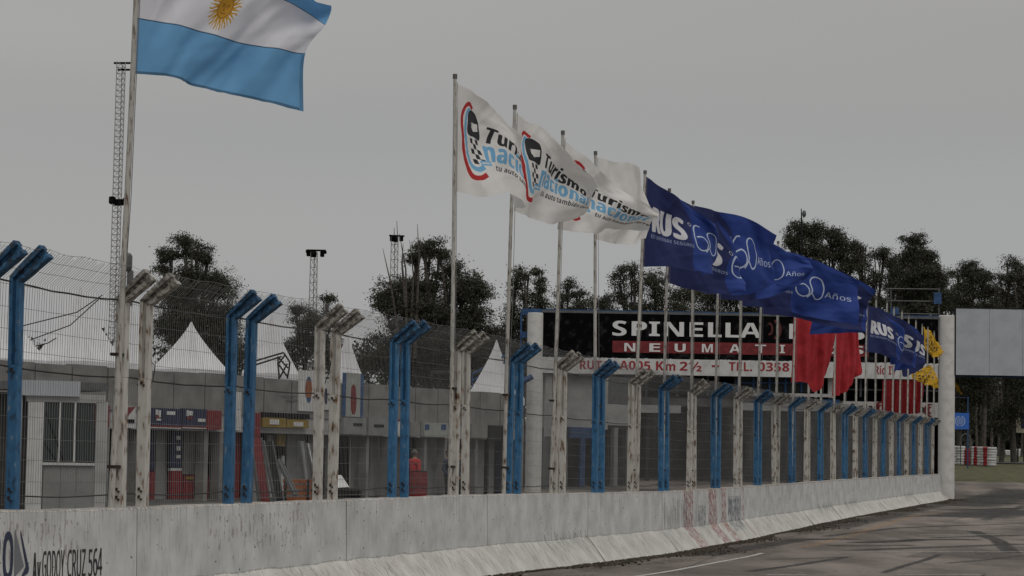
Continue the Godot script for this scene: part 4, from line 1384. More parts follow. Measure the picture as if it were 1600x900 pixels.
	flag("blue_flag", "low blue flag leftmost of three, white letters beside the red flag", lg, bm, D.call(21), [
		[[1354, 477, 0.0], [1372, 482, 0.5], [1390, 496, 1.0], [1409, 515, 1.4]],
		[[1353, 513, 0.0], [1372, 517, 0.5], [1391, 525, 1.0], [1411, 541, 1.4]],
		[[1350, 549, 0.0], [1370, 552, 0.5], [1392, 556, 1.0], [1411, 566, 1.4]]],
		[[0.13, 1.3, 0.5, 0.4], [0.06, 2.5, -0.7, 0.8]], 0.0, 2)
	flag("blue_flag", "low blue flag in the middle of three, letters half hidden", lg, bm, D.call(22), [
		[[1370, 479, 0.0], [1392, 491, 0.5], [1412, 502, 1.0], [1434, 518, 1.4]],
		[[1368, 514, 0.0], [1390, 524, 0.5], [1411, 534, 1.0], [1433, 544, 1.4]],
		[[1366, 549, 0.0], [1388, 558, 0.5], [1409, 566, 1.0], [1428, 574, 1.4]]],
		[[0.13, 1.2, 0.5, 0.9], [0.06, 2.5, -0.7, 0.3]], 0.0, 3)
	flag("blue_flag", "low blue flag rightmost of three, touching the yellow flag", lg, bm, D.call(26), [
		[[1409, 504, 0.0], [1421, 509, 0.4], [1434, 517, 0.8], [1447, 528, 1.1]],
		[[1408, 532, 0.0], [1421, 537, 0.4], [1434, 544, 0.8], [1446, 553, 1.1]],
		[[1406, 562, 0.0], [1412, 588, 0.4], [1426, 584, 0.8], [1440, 575, 1.1]]],
		[[0.1, 1.2, 0.5, 0.2], [0.05, 2.5, -0.7, 0.6]], 0.0, 4)
	var rg := "red flags hanging below the blue ones"
	flag("red_flag", "left of two plain red flags, hanging limp under the blue flags", rg, M.red_cloth, D.call(15), [
		[[1240, 478, 0.0], [1262, 484, 0.2], [1286, 496, 0.35], [1308, 500, 0.5]],
		[[1239, 520, 0.0], [1262, 522, 0.2], [1284, 526, 0.35], [1305, 530, 0.5]],
		[[1238, 560, 0.0], [1260, 562, 0.2], [1281, 564, 0.35], [1300, 562, 0.5]],
		[[1236, 597, 0.0], [1258, 598, 0.2], [1276, 612, 0.35], [1293, 584, 0.5]]],
		[[0.14, 2.2, 0.25, 0.3], [0.06, 4.5, -0.4, 0.1]])
	flag("red_flag", "right of two plain red flags, pointed lower corner touching the fence", rg, M.red_cloth, D.call(18), [
		[[1304, 500, 0.0], [1320, 506, 0.2], [1333, 510, 0.35], [1342, 514, 0.5]],
		[[1304, 540, 0.0], [1319, 543, 0.2], [1333, 545, 0.35], [1346, 552, 0.5]],
		[[1302, 580, 0.0], [1316, 582, 0.2], [1331, 580, 0.35], [1347, 574, 0.5]],
		[[1300, 619, 0.0], [1314, 617, 0.2], [1328, 604, 0.35], [1344, 584, 0.5]]],
		[[0.13, 2.1, 0.3, 0.7], [0.06, 4.3, -0.4, 0.5]])
	flag("red_banner", "red cloth banner with long folds hanging behind the far flagpoles", "", M.red_cloth, 103.0, [
		[[1379, 594, 0.0], [1400, 594, 0.1], [1422, 594.5, 0.0], [1443, 595, 0.1]],
		[[1378, 620, 0.0], [1399, 621, 0.1], [1422, 621, 0.0], [1442, 620, 0.1]],
		[[1377, 646, 0.0], [1398, 650, 0.1], [1420, 647, 0.0], [1436, 646, 0.1]]],
		[[0.12, 5.0, 0.2, 0.3], [0.04, 9.0, -0.2, 0.1]])
	var ym := cloth(print_yellow(), Color(0.3, 0.18, 0.01))
	var yg := "tattered yellow flags by the round column"
	flag("yellow_flag", "tattered yellow flag, upper one, left of the round column", yg, ym, D.call(29), [
		[[1443, 510, 0.0], [1450, 516, 0.3], [1458, 524, 0.6], [1466, 534, 0.8]],
		[[1444, 528, 0.0], [1452, 534, 0.3], [1461, 542, 0.6], [1472, 549, 0.8]],
		[[1443, 545, 0.0], [1451, 552, 0.3], [1459, 558, 0.6], [1468, 557, 0.8]]],
		[[0.12, 1.5, 0.5, 0.4]], 2.6)
	flag("yellow_flag", "tattered yellow flag, lower one with dark print, above the red banner", yg, ym, D.call(27), [
		[[1424, 577, 0.0], [1437, 579, 0.3], [1450, 570, 0.6], [1459, 574, 0.8]],
		[[1424, 584, 0.0], [1438, 588, 0.3], [1452, 586, 0.6], [1464, 592, 0.8]],
		[[1425, 592, 0.0], [1438, 597, 0.3], [1452, 602, 0.6], [1465, 608, 0.8]]],
		[[0.1, 1.5, 0.5, 0.4]], 3.0)
	flag("yellow_flag", "scrap of yellow flag showing right of the round column", yg, ym, 101.5, [
		[[1488, 594, 0.0], [1493, 598, 0.1], [1498, 604, 0.2], [1502, 612, 0.3]],
		[[1488, 602, 0.0], [1493, 606, 0.1], [1498, 612, 0.2], [1503, 617, 0.3]]],
		[[0.06, 1.5, 0.5, 0.4]], 1.0)

# ------------------------------------------------------------------ pit buildings
class Front:                                             # a facade: s metres along it, y up, o metres out of it
	var a: Vector3
	var e: Vector3
	var n: Vector3
	var host: Node3D
	func _init(h: Node3D, from: Vector3, to: Vector3):
		host = h
		a = Vector3(from.x, 0, from.z)
		e = (Vector3(to.x, 0, to.z) - a).normalized()
		n = Vector3(-e.z, 0, e.x)
	func hit(px: float, py: float, o := 0.0) -> Vector3:
		var eye := Vector3(0, host.EYE, 0)
		var v: Vector3 = host.P(px, py, 1.0) - eye
		return eye + v * (n.dot(a + n * o - eye) / n.dot(v))
	func s(px: float, py := 650.0, o := 0.0) -> float:
		return (hit(px, py, o) - a).dot(e)
	func at(ss: float, y: float, o: float) -> Vector3:
		return a + e * ss + Vector3(0, y, 0) + n * o
	func basis() -> Basis:
		return Basis(e, Vector3.UP, n)
	func box(b, s0: float, s1: float, y0: float, y1: float, o0: float, o1: float):
		b.box(at((s0 + s1) * 0.5, (y0 + y1) * 0.5, (o0 + o1) * 0.5), Vector3(absf(s1 - s0), absf(y1 - y0), absf(o1 - o0)), basis())
	func seen(b, px0: float, px1: float, py0: float, py1: float, o0: float, o1: float):   # box whose outer face fills a picture rectangle
		var my := (py0 + py1) * 0.5
		var y1: float = hit(px0, py0, o1).y
		var y0: float = maxf(hit(px0, py1, o1).y, 0.12)
		box(b, s(px0, my, o1), s(px1, my, o1), y0, y1, o0, o1)

func build_pits():
	var fr := Front.new(self, Vector3(-14.4, 0, -65.0), Vector3(-0.3, 0, -92.0))
	var pit := thing("pit_building", "long grey concrete pit building with coloured garage signs behind the fence", "building", fr.at(0, 0.15, 0))
	var p := func(called, m, s0, s1, y0, y1, o0, o1):
		var b := MB.new()
		fr.box(b, s0, s1, y0, y1, o0, o1)
		return part(called, b, m, pit)
	var send: float = fr.s(815.0)
	p.call("roof_slab", M.pit_concrete, -6.0, send, 3.0, 3.25, -14.0, -0.05)
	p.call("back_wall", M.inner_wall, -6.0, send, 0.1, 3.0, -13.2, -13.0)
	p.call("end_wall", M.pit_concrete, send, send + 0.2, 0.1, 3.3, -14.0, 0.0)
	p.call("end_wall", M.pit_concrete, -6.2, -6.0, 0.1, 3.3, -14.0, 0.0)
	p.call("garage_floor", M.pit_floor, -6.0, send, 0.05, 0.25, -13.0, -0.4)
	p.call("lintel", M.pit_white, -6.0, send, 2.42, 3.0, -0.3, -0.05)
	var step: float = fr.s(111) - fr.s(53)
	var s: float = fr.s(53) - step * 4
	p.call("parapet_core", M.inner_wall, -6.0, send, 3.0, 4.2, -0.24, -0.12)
	while s < send - 0.2:
		p.call("parapet_panel", M.pit_concrete, s + 0.035, minf(s + step - 0.035, send), 2.98, 4.27 + rng.randf_range(-0.03, 0.03), -0.3, 0.0)
		s += step
	var piers := [-30, 22, 172, 222, 326, 350, 404, 500, 527, 578, 612, 634, 668, 700, 748, 800]
	for x in piers:
		var ss: float = fr.s(x)
		p.call("pier", M.pit_concrete, ss - 0.1, ss + 0.1, 0.1, 2.42, -0.4, -0.06)
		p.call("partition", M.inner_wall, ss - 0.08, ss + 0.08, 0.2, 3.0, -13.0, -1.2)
	var q := func(called, m, x0, x1, y0, y1, o0 = 0.0, o1 = 0.06, label = ""):
		var b := MB.new()
		fr.seen(b, x0, x1, y0, y1, o0, o1)
		var o := part(called, b, m, pit)
		if label: o.set_meta("label", label)
		return o
	# doors, set back under the roof slab for added shade
	for d in [[176, 189, 668, 800, "door_grey"], [190, 212, 668, 800, "door_pale"], [243, 266, 668, 800, "door_grey"], [287, 309, 668, 741, "door_grey"], [329, 345, 672, 800, "door_grey"], [418, 432, 680, 800, "door_pale"], [448, 476, 672, 800, "door_grey"], [504, 512, 655, 700, "door_pale"], [547, 566, 680, 800, "door_grey"], [577, 596, 680, 800, "door_grey"], [664, 682, 684, 800, "door_grey"], [682, 694, 682, 722, "door_pale"], [740, 756, 684, 800, "door_grey"], [764, 776, 684, 800, "door_grey"]]:
		q.call("door", M[d[4]], d[0], d[1], d[2], d[3], -0.75, -0.68)
	for d in [[309, 312.5, 668, 741], [440, 444, 678, 800], [545, 547, 680, 800], [596, 599, 680, 800], [661, 664, 684, 800], [736, 740, 682, 800]]:
		q.call("door_frame", M.white_paint, d[0], d[1], d[2], d[3], -0.75, -0.62)
	# signs over the garages and banners beside them, the banners set back for shade too
	var z := [["red_sign", "red_paint", 150, 171, 633, 668], ["white_sign", "white_paint", 190, 212, 635, 668], ["navy_sign", "navy_paint", 236, 283, 637, 664], ["navy_sign", "navy_paint", 286, 322.5, 638, 665], ["red_sign", "red_paint", 323.5, 346, 641, 671], ["red_sign", "red_paint", 228, 235, 641, 666],
		["white_sign", "white_paint", 362, 377, 612, 672], ["red_sign", "red_paint", 395, 407, 645, 683], ["yellow_sign", "yellow_paint", 411, 447, 652, 667], ["yellow_sign", "yellow_paint", 448, 482, 655, 668], ["black_awning", "black_paint", 411, 484, 644, 652],
		["grey_sign", "door_grey", 537, 573, 652, 678], ["grey_sign", "door_grey", 576, 606, 652, 680], ["white_sign", "white_paint", 617, 626, 655, 680], ["grey_sign", "pit_concrete", 642, 656, 659, 682], ["white_sign", "door_pale", 663, 701, 660, 682], ["grey_sign", "pit_concrete", 737, 762, 663, 684], ["grey_sign", "dark_steel", 765, 795, 664, 688]]
	for k in z: q.call(k[0], M[k[1]], k[2], k[3], k[4], k[5], -0.03, 0.12)
	for k in [["trim", "red_paint", 236, 283, 664.4, 667], ["trim", "white_paint", 236, 283, 667.2, 668.6], ["trim", "red_paint", 286, 322.5, 665.4, 667.5], ["trim", "white_paint", 286, 322.5, 667.7, 669]]: q.call(k[0], M[k[1]], k[2], k[3], k[4], k[5], -0.03, 0.125)
	for k in [["banner", "navy_paint", 229, 242, 668, 735], ["banner", "navy_paint", 267, 284, 669, 731], ["banner", "red_paint", 267, 284, 736, 790], ["banner", "navy_paint", 313.5, 323, 670, 729], ["banner", "red_paint", 286, 326, 743, 800], ["banner", "red_paint", 229, 242, 737, 800], ["banner", "white_paint", 267, 284, 731.5, 735.5], ["banner", "white_paint", 313.5, 323, 729.5, 733.5],
		["banner", "red_paint", 361, 375, 674, 792], ["banner", "yellow_paint", 434, 446, 675, 696], ["banner", "black_paint", 434, 446, 697, 712], ["banner", "black_paint", 534, 546, 676, 800], ["banner", "black_paint", 566.5, 577, 655, 800], ["banner", "navy_paint", 778, 790, 690, 800]]: q.call(k[0], M[k[1]], k[2], k[3], k[4], k[5], -0.6, -0.48)
	# marks on the signs: blocks of print too small to read
	for k in [["white_paint", 244, 247, 640, 648], ["white_paint", 248, 251.5, 641, 652], ["white_paint", 245, 252, 654, 657], ["red_paint", 244, 252, 649, 653], ["white_paint", 261, 274, 642.5, 648], ["white_paint", 292, 295, 641, 650], ["white_paint", 296, 301, 642, 649], ["red_paint", 292, 301, 651, 655], ["white_paint", 310, 321, 654, 659],
		["white_paint", 160, 164, 644, 647], ["white_paint", 160.5, 164, 649, 652], ["white_paint", 165, 168, 646, 655], ["white_paint", 151, 153, 641, 662], ["black_paint", 200, 210, 655, 661], ["white_paint", 422, 436, 655, 663], ["white_paint", 459, 474, 659, 666], ["blue_paint", 664.5, 671, 663, 671], ["blue_paint", 690, 697, 663, 671], ["red_paint", 618, 626, 655, 657.5], ["blue_paint", 682, 694, 722, 727], ["dark_steel", 553, 566, 661, 665], ["dark_steel", 585, 600, 663, 667], ["white_paint", 276, 282, 681, 687], ["white_paint", 276, 282, 697, 704], ["white_paint", 276, 282, 711, 716], ["white_paint", 317, 322, 688, 694], ["white_paint", 317, 322, 705, 710], ["white_paint", 231, 235, 680, 685], ["white_paint", 231, 235, 697, 702], ["yellow_paint", 291, 303, 745, 749]]:
		q.call("print", M[k[0]], k[1], k[2], k[3], k[4], -0.01 if k[3] < 669.0 else -0.49, 0.14 if k[3] < 669.0 else -0.45)
	var tr := MB.new()
	tr.face(fr.hit(190.5, 662, 0.13), fr.hit(211.5, 636, 0.13), fr.hit(190.5, 636, 0.13))
	part("red_corner", tr, M.red_paint, pit)
	# emblems on the parapet
	q.call("advert_panel", M.white_paint, 467, 500, 578, 642, 0.01, 0.05)
	q.call("advert_panel", M.white_paint, 504, 516, 584, 640, 0.01, 0.05)
	q.call("advert_panel", M.blue_paint, 536, 568, 582, 651, 0.01, 0.05)
	q.call("advert_stripe", M.door_pale, 541, 563, 582, 651, 0.05, 0.06)
	for k in [[478, 487, 588, 630, "blue_paint", 0.055], [477, 488, 594, 622, "orange_paint", 0.065], [548, 557, 600, 648, "red_paint", 0.07], [507, 512, 606, 632, "navy_paint", 0.055], [508, 515, 589, 592, "navy_paint", 0.055], [438, 466, 618, 620, "steel", 0.03], [448, 466, 624, 627, "steel", 0.03]]:
		var b := MB.new()
		var o: float = k[5]
		var pts := []
		for i in 10:
			var a := TAU * i / 10.0
			pts.append(fr.hit(lerpf(k[0], k[1], 0.5 + 0.5 * cos(a)), lerpf(k[2], k[3], 0.5 - 0.5 * signf(sin(a)) * pow(absf(sin(a)), 0.6)), o))
		for i in range(1, 9): b.face(pts[0], pts[i], pts[i + 1])
		part("advert_emblem", b, M[k[4]], pit)

	# booth in front of the pits
	var bf := Front.new(self, P(24, 700, 50.0), P(166, 700, 51.0))
	var booth := thing("control_booth", "white panelled booth with a three-pane window beside the pits", "booth", bf.at(0.9, 0.1, -0.5))
	var c := func(called, m, x0, x1, y0, y1, o0, o1):
		var b := MB.new()
		bf.seen(b, x0, x1, y0, y1, o0, o1)
		return part(called, b, m, booth)
	var wd: float = bf.s(166)
	var body := MB.new()
	bf.box(body, 0.02, wd - 0.02, 0.1, bf.hit(90, 612).y, -2.0, -1.9)
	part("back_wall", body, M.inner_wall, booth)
	var rf := MB.new()
	bf.box(rf, -0.05, wd + 0.05, bf.hit(30, 607).y, bf.hit(30, 594).y, -2.1, 0.0)
	part("roof", rf, M.steel, booth)
	c.call("fascia", M.blank_board, 25, 126, 593, 617, 0.0, 0.08)
	c.call("header", M.pit_white, 42, 166, 614, 627, -0.05, 0.0)
	c.call("wall_panel", M.pit_white, 24, 32, 610, 830, -0.06, 0.0)
	c.call("wall_panel", M.white_paint, 42, 66, 627.5, 830, -0.06, 0.0)
	c.call("wall_panel", M.pit_white, 148.5, 166, 627.5, 830, -0.06, 0.0)
	for k in [[66.5, 93], [93.5, 118], [118.5, 148]]: c.call("lower_panel", M.door_grey, k[0], k[1], 727, 830, -0.07, -0.02)
	c.call("window_sill", M.white_paint, 66.5, 148, 722.5, 726.5, -0.07, 0.03)
	for k in [93.0, 117.0]: c.call("mullion", M.white_paint, k - 1.2, k + 1.2, 628, 722, -0.05, 0.0)
	for k in [[67.0, 91.6], [94.4, 115.6], [118.4, 148.0]]: c.call("pane", M.glass, k[0], k[1], 628, 722, -0.04, -0.035)
	for k in [[69, 690, 88, 720], [72, 645, 100, 722]]:
		var b := MB.new()
		b.tube([bf.hit(k[0], k[1], -0.02), bf.hit(k[2], k[3], -0.02)], [0.012, 0.012], 5)
		part("brace", b, M.dark_steel, booth)

	# boards and scrap leaning in the pit lane
	var lean := func(called, label, m, x0, y0, x1, y1, wid, d, th = 0.05):
		var a := P(x0, y0, d)
		var e := P(x1, y1, d)
		e.y = maxf(e.y, ground_y(d) + 0.02)
		var o := thing(called, label, "board", e, "boards leaning in the pit lane")
		var b := MB.new()
		var t := (a - e).normalized()
		var side := Vector3(0.55, 0, -0.83)
		b.box((a + e) * 0.5 - side * wid * 0.5, Vector3(wid, a.distance_to(e), th), Basis(side, t, side.cross(t)).orthonormalized())
		part("sheet", b, m, o)
		var f := MB.new()
		for sgn in [-1, 1]: f.box((a + e) * 0.5 - side * wid * 0.5 + side * wid * 0.5 * sgn, Vector3(0.05, a.distance_to(e) + 0.02, th + 0.03), Basis(side, t, side.cross(t)).orthonormalized())
		part("edge_frame", f, M.steel, o)
	lean.call("leaning_board", "dark red framed board leaning beside the blue posts", M.red_paint, 402, 685, 428, 800, 0.42, 62.0)
	lean.call("leaning_board", "grey metal sheet leaning against the dark red board", M.dark_steel, 418, 690, 452, 800, 0.35, 61.0)
	lean.call("leaning_board", "grey angled frame strip lying against the leaning boards", M.steel, 432, 720, 470, 772, 0.12, 60.0)
	lean.call("leaning_board", "pale green panel leaning left of the white post pair", M.door_grey, 470, 690, 492, 800, 0.18, 63.0)
	lean.call("leaning_board", "second pale panel leaning behind the white post pair", M.white_paint, 476, 694, 512, 800, 0.12, 63.5)
	var sp := thing("orange_crate", "orange slatted crate on the floor by the leaning boards", "crate", P(466, 792, 62.5))
	for k in 4:
		var b := MB.new()
		b.box(P(465, 752 + k * 9, 62.5), Vector3(0.75, 0.11, 0.4))
		part("slat", b, M.orange_paint, sp)
	for k in [-1, 1]:
		var b := MB.new()
		b.box(P(465, 766, 62.5) + Vector3(0.3 * k, 0, 0.21), Vector3(0.06, 0.62, 0.03))
		part("batten", b, M.dark_steel, sp)
	var tk := thing("low_trailer", "low dark trailer with a pale tilted lid by the white posts", "trailer", P(540, 790, 60.0))
	var b0 := MB.new()
	b0.bevel(P(541, 770, 60.0), Vector3(0.75, 0.22, 0.7), 0.03)
	part("bed", b0, M.black_paint, tk)
	var b4 := MB.new()
	b4.quad(P(527, 762, 60.0), P(546, 761, 60.2), P(533, 742, 61.0), P(524, 743, 61.0))
	part("lid", b4, M.white_paint, tk)
	for k in [-1, 1]:
		var b := MB.new()
		b.tube([P(541, 784, 60.0) + Vector3(0.3 * k - 0.05, 0, 0.36), P(541, 784, 60.0) + Vector3(0.3 * k + 0.05, 0, 0.36)], [0.14, 0.14], 14)
		part("wheel", b, M.dark_steel, tk)
	var dr := thing("red_drum", "rusty red steel drum below the person in red", "drum", P(654, 800, 72.0))
	var db := MB.new()
	var dc := P(654, 737, 72.0)
	var hgt := dc.y - 0.15
	db.lathe(Vector3(dc.x, 0.15, dc.z), [[0.27, 0.0], [0.29, 0.02], [0.29, hgt * 0.32], [0.305, hgt * 0.34], [0.29, hgt * 0.36], [0.29, hgt * 0.65], [0.305, hgt * 0.67], [0.29, hgt * 0.69], [0.29, hgt - 0.02], [0.27, hgt], [0.0, hgt - 0.015]], 22)
	part("shell", db, M.red_paint, dr)
	var rim := MB.new()
	rim.lathe(Vector3(dc.x, 0.15 + hgt, dc.z), [[0.27, 0.0], [0.295, 0.01], [0.27, 0.02]], 22)
	part("rim", rim, M.dark_steel, dr)

	# pointed tents on the pit roof
	var tents := [[126.0, 449.0, 66.0, 566.0, "largest white pointed tent, left of the rusty white posts", 71.0], [14.0, 486.0, 58.0, 562.0, "white pointed tent at the left edge behind the blue posts", 70.0], [205.0, 478.0, 38.0, 571.0, "narrow white pointed tent behind the white post pair", 76.0], [299.0, 503.0, 56.0, 578.0, "white pointed tent standing clear before the dark tree", 79.0], [425.0, 492.0, 42.0, 584.0, "white pointed tent behind the black roof truss", 83.0], [543.0, 517.0, 26.0, 594.0, "small white pointed tent peeping over the blue post pair", 88.0], [776.0, 531.0, 44.0, 622.0, "white pointed tent beside the blue staircase", 97.0]]
	for t in tents:
		var d: float = t[5]
		var top := P(t[0], t[1], d)
		var ey: float = P(t[0], t[3], d).y
		var half: float = t[2] * d / FOCAL
		var o := thing("pointed_tent", t[4], "tent", Vector3(top.x, 3.25, top.z), "white pointed tents on the pit roof")
		var b := MB.new()
		var lv := 9
		var e1 := fr.e
		var e2 := fr.n
		var lim := half / (absf(e1.x) + absf(e2.x)) * 1.02
		for side in 4:
			var u := [e1, e2, -e1, -e2][side] as Vector3
			var w := [e2, -e1, -e2, e1][side] as Vector3
			for k in lv:
				for m in 4:
					var pt := func(f: float, g: float) -> Vector3:
						var rr := lim * pow(1.0 - f, 1.22) + 0.015
						var hh := lerpf(ey, top.y, f)
						var sag := 0.06 * sin(f * PI) * (1.0 - g * g)
						return Vector3(top.x, hh - sag, top.z) + u * rr * (1.0 - sag) + w * rr * g
					var f0 := float(k) / lv
					var f1 := float(k + 1) / lv
					var g0 := m / 2.0 - 1.0
					var g1 := (m + 1) / 2.0 - 1.0
					b.quad(pt.call(f0, g1), pt.call(f0, g0), pt.call(f1, g0), pt.call(f1, g1))
			var rr := lim + 0.015
			var c0 := Vector3(top.x, ey, top.z) + u * rr
			for m in 6:
				var g0 := m / 3.0 - 1.0
				var g1 := (m + 1) / 3.0 - 1.0
				b.quad(c0 + w * rr * g1 - Vector3(0, 0.28, 0), c0 + w * rr * g0 - Vector3(0, 0.28, 0), c0 + w * rr * g0, c0 + w * rr * g1)
		part("canopy", b, M.canvas_white, o)
		for x in [-1, 1]:
			for y in [-1, 1]:
				var lg := MB.new()
				var q0: Vector3 = Vector3(top.x, 0, top.z) + (e1 * x + e2 * y) * lim * 0.97
				lg.tube([q0 + Vector3(0, 3.2, 0), q0 + Vector3(0, ey, 0)], [0.03, 0.03], 6)
				part("leg", lg, M.steel, o)
		if t[0] == 126.0:
			for rp in [[36, 509, 120, 488, 160, 461], [48, 531, 110, 508, 156, 466], [55, 541, 75, 536, 88, 528]]:
				var rb := MB.new()
				rb.tube([P(rp[0], rp[1], d - 3.0), P(rp[2], rp[3], d - 3.0), P(rp[4], rp[5], d - 3.0)], [0.016, 0.016, 0.016], 4)
				part("guy_rope", rb, M.dark_steel, o)
	# black roof truss and its end post
	var ts := thing("roof_truss", "black bent roof truss in front of the white tents", "truss", P(445, 585, 74.0))
	for k in [[364, 574, 443, 551], [368, 580, 440, 557], [443, 551, 453, 566], [453, 566, 449, 592], [434, 557, 436, 592], [436, 592, 449, 568], [436, 570, 450, 590], [436, 560, 450, 575], [434, 570, 445, 555]]:
		var b := MB.new()
		b.tube([P(k[0], k[1], 74.0), P(k[2], k[3], 74.0)], [0.03, 0.03], 5)
		part("bar", b, M.dark_steel, ts)
	# green-blue railing and blue staircase
	var rl := thing("roof_railing", "dark railing of upright bars on the pit roof", "railing", P(675, 609, 93.0))
	for k in 14:
		var b := MB.new()
		b.tube([P(646 + k * 4.4, 574, 93.0), P(646 + k * 4.4, 606 + k * 0.4, 93.0)], [0.022, 0.022], 5)
		part("bar", b, M.dark_steel, rl)
	for y in [575.0, 590.0, 604.0]:
		var b := MB.new()
		b.tube([P(645, y, 93.0), P(704, y + 2.0, 93.0)], [0.025, 0.025], 5)
		part("rail", b, M.dark_steel, rl)
	var sc := thing("blue_staircase", "blue steel staircase climbing to the footbridge", "staircase", P(735, 625, 97.0))
	for dz in [0.0, 1.1]:
		for k in [[733, 598, 795, 562], [733, 613, 795, 577], [733, 588, 795, 552]]:
			var b := MB.new()
			b.tube([P(k[0], k[1], 97.0 + dz), P(k[2], k[3], 97.0 + dz)], [0.05, 0.05], 6)
			part("handrail", b, M.blue_paint, sc)
		var b := MB.new()
		b.tube([P(770, 622, 97.0 + dz), P(832, 588, 97.0 + dz)], [0.12, 0.12], 4)
		part("stringer", b, M.blue_paint, sc)
	for k in 9:
		var b := MB.new()
		b.box(P(768 + k * 7, 622 - k * 4.0, 97.5), Vector3(0.3, 0.05, 1.0))
		part("step", b, M.blue_paint, sc)
	for k in [738, 760, 784]:
		var b := MB.new()
		b.tube([P(k, 588 - (k - 733) * 0.58, 97.0), P(k, 624, 97.0)], [0.03, 0.03], 5)
		part("post", b, M.blue_paint, sc)

	# white store behind the bridge's column
	var wf := Front.new(self, P(850, 650, 103.0), P(990, 650, 109.0))
	var st := thing("white_store", "white walled store with dark bays and blue awning behind the fence", "building", wf.at(2.0, 0.3, 0))
	var w := func(called, m, x0, x1, y0, y1, o0, o1):
		var b := MB.new()
		wf.seen(b, x0, x1, y0, y1, o0, o1)
		return part(called, b, m, st)
	w.call("wall", M.pit_white, 852, 950, 583, 668, -0.2, 0.0)
	w.call("wall", M.pit_white, 950, 990, 631, 664, -0.2, 0.0)
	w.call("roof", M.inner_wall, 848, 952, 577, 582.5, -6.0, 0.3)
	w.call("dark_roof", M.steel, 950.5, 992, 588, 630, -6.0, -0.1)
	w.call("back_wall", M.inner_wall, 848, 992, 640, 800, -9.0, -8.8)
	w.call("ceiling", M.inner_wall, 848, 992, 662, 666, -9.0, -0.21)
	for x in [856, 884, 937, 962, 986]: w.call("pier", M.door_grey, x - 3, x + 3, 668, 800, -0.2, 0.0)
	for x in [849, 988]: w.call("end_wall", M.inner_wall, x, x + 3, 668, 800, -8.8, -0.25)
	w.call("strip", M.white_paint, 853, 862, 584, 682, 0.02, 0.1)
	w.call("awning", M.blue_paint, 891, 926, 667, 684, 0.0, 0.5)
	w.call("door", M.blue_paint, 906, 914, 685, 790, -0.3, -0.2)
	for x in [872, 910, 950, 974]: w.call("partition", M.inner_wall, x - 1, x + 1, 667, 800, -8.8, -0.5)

	# control building below the bridge
	var kf := Front.new(self, P(960, 650, 114.0), P(1480, 650, 114.0))
	var cb := thing("control_building", "dark low building with blue framed windows under the billboard", "building", kf.at(8.0, 0.6, 0))
	var u := func(called, m, x0, x1, y0, y1, o0, o1):
		var b := MB.new()
		kf.seen(b, x0, x1, y0, y1, o0, o1)
		return part(called, b, m, cb)
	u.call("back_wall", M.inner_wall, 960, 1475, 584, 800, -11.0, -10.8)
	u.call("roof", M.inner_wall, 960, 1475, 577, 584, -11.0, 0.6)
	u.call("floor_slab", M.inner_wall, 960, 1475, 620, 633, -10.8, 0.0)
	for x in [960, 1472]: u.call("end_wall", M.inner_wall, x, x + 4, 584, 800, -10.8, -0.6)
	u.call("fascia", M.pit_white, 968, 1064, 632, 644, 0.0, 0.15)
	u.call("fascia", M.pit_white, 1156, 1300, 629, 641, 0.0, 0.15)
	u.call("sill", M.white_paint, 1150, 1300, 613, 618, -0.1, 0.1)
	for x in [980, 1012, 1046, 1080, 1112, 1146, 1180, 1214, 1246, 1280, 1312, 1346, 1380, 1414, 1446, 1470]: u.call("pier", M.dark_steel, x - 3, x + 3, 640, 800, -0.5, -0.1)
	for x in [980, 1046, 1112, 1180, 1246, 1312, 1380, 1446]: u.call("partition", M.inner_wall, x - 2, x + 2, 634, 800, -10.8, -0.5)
	for k in 5:
		var x := 1151 + k * 25.0
		u.call("window_frame", M.blue_paint, x, x + 3, 586, 613, -0.2, 0.02)
		u.call("window_frame", M.blue_paint, x + 3, x + 25, 597, 599, -0.2, 0.0)
		u.call("pane", M.glass, x + 3, x + 25, 586, 613, -0.16, -0.12)
	for x in [1183.0, 1273.0, 1294.0, 1298.0]: u.call("pillar", M.white_paint, x, x + 4, 586, 622, -0.1, 0.06)
	for x in [962, 1010, 1058, 1106, 1149, 1302, 1345, 1388, 1431, 1472]: u.call("gallery_post", M.steel, x - 1.5, x + 1.5, 584, 620, -0.25, -0.1)
	for k in [[960, 1150], [1302, 1475]]: u.call("gallery_rail", M.steel, k[0], k[1], 607, 609, -0.2, -0.15)
	u.call("blue_sign", M.blue_paint, 1286, 1312, 624, 631, 0.02, 0.1)

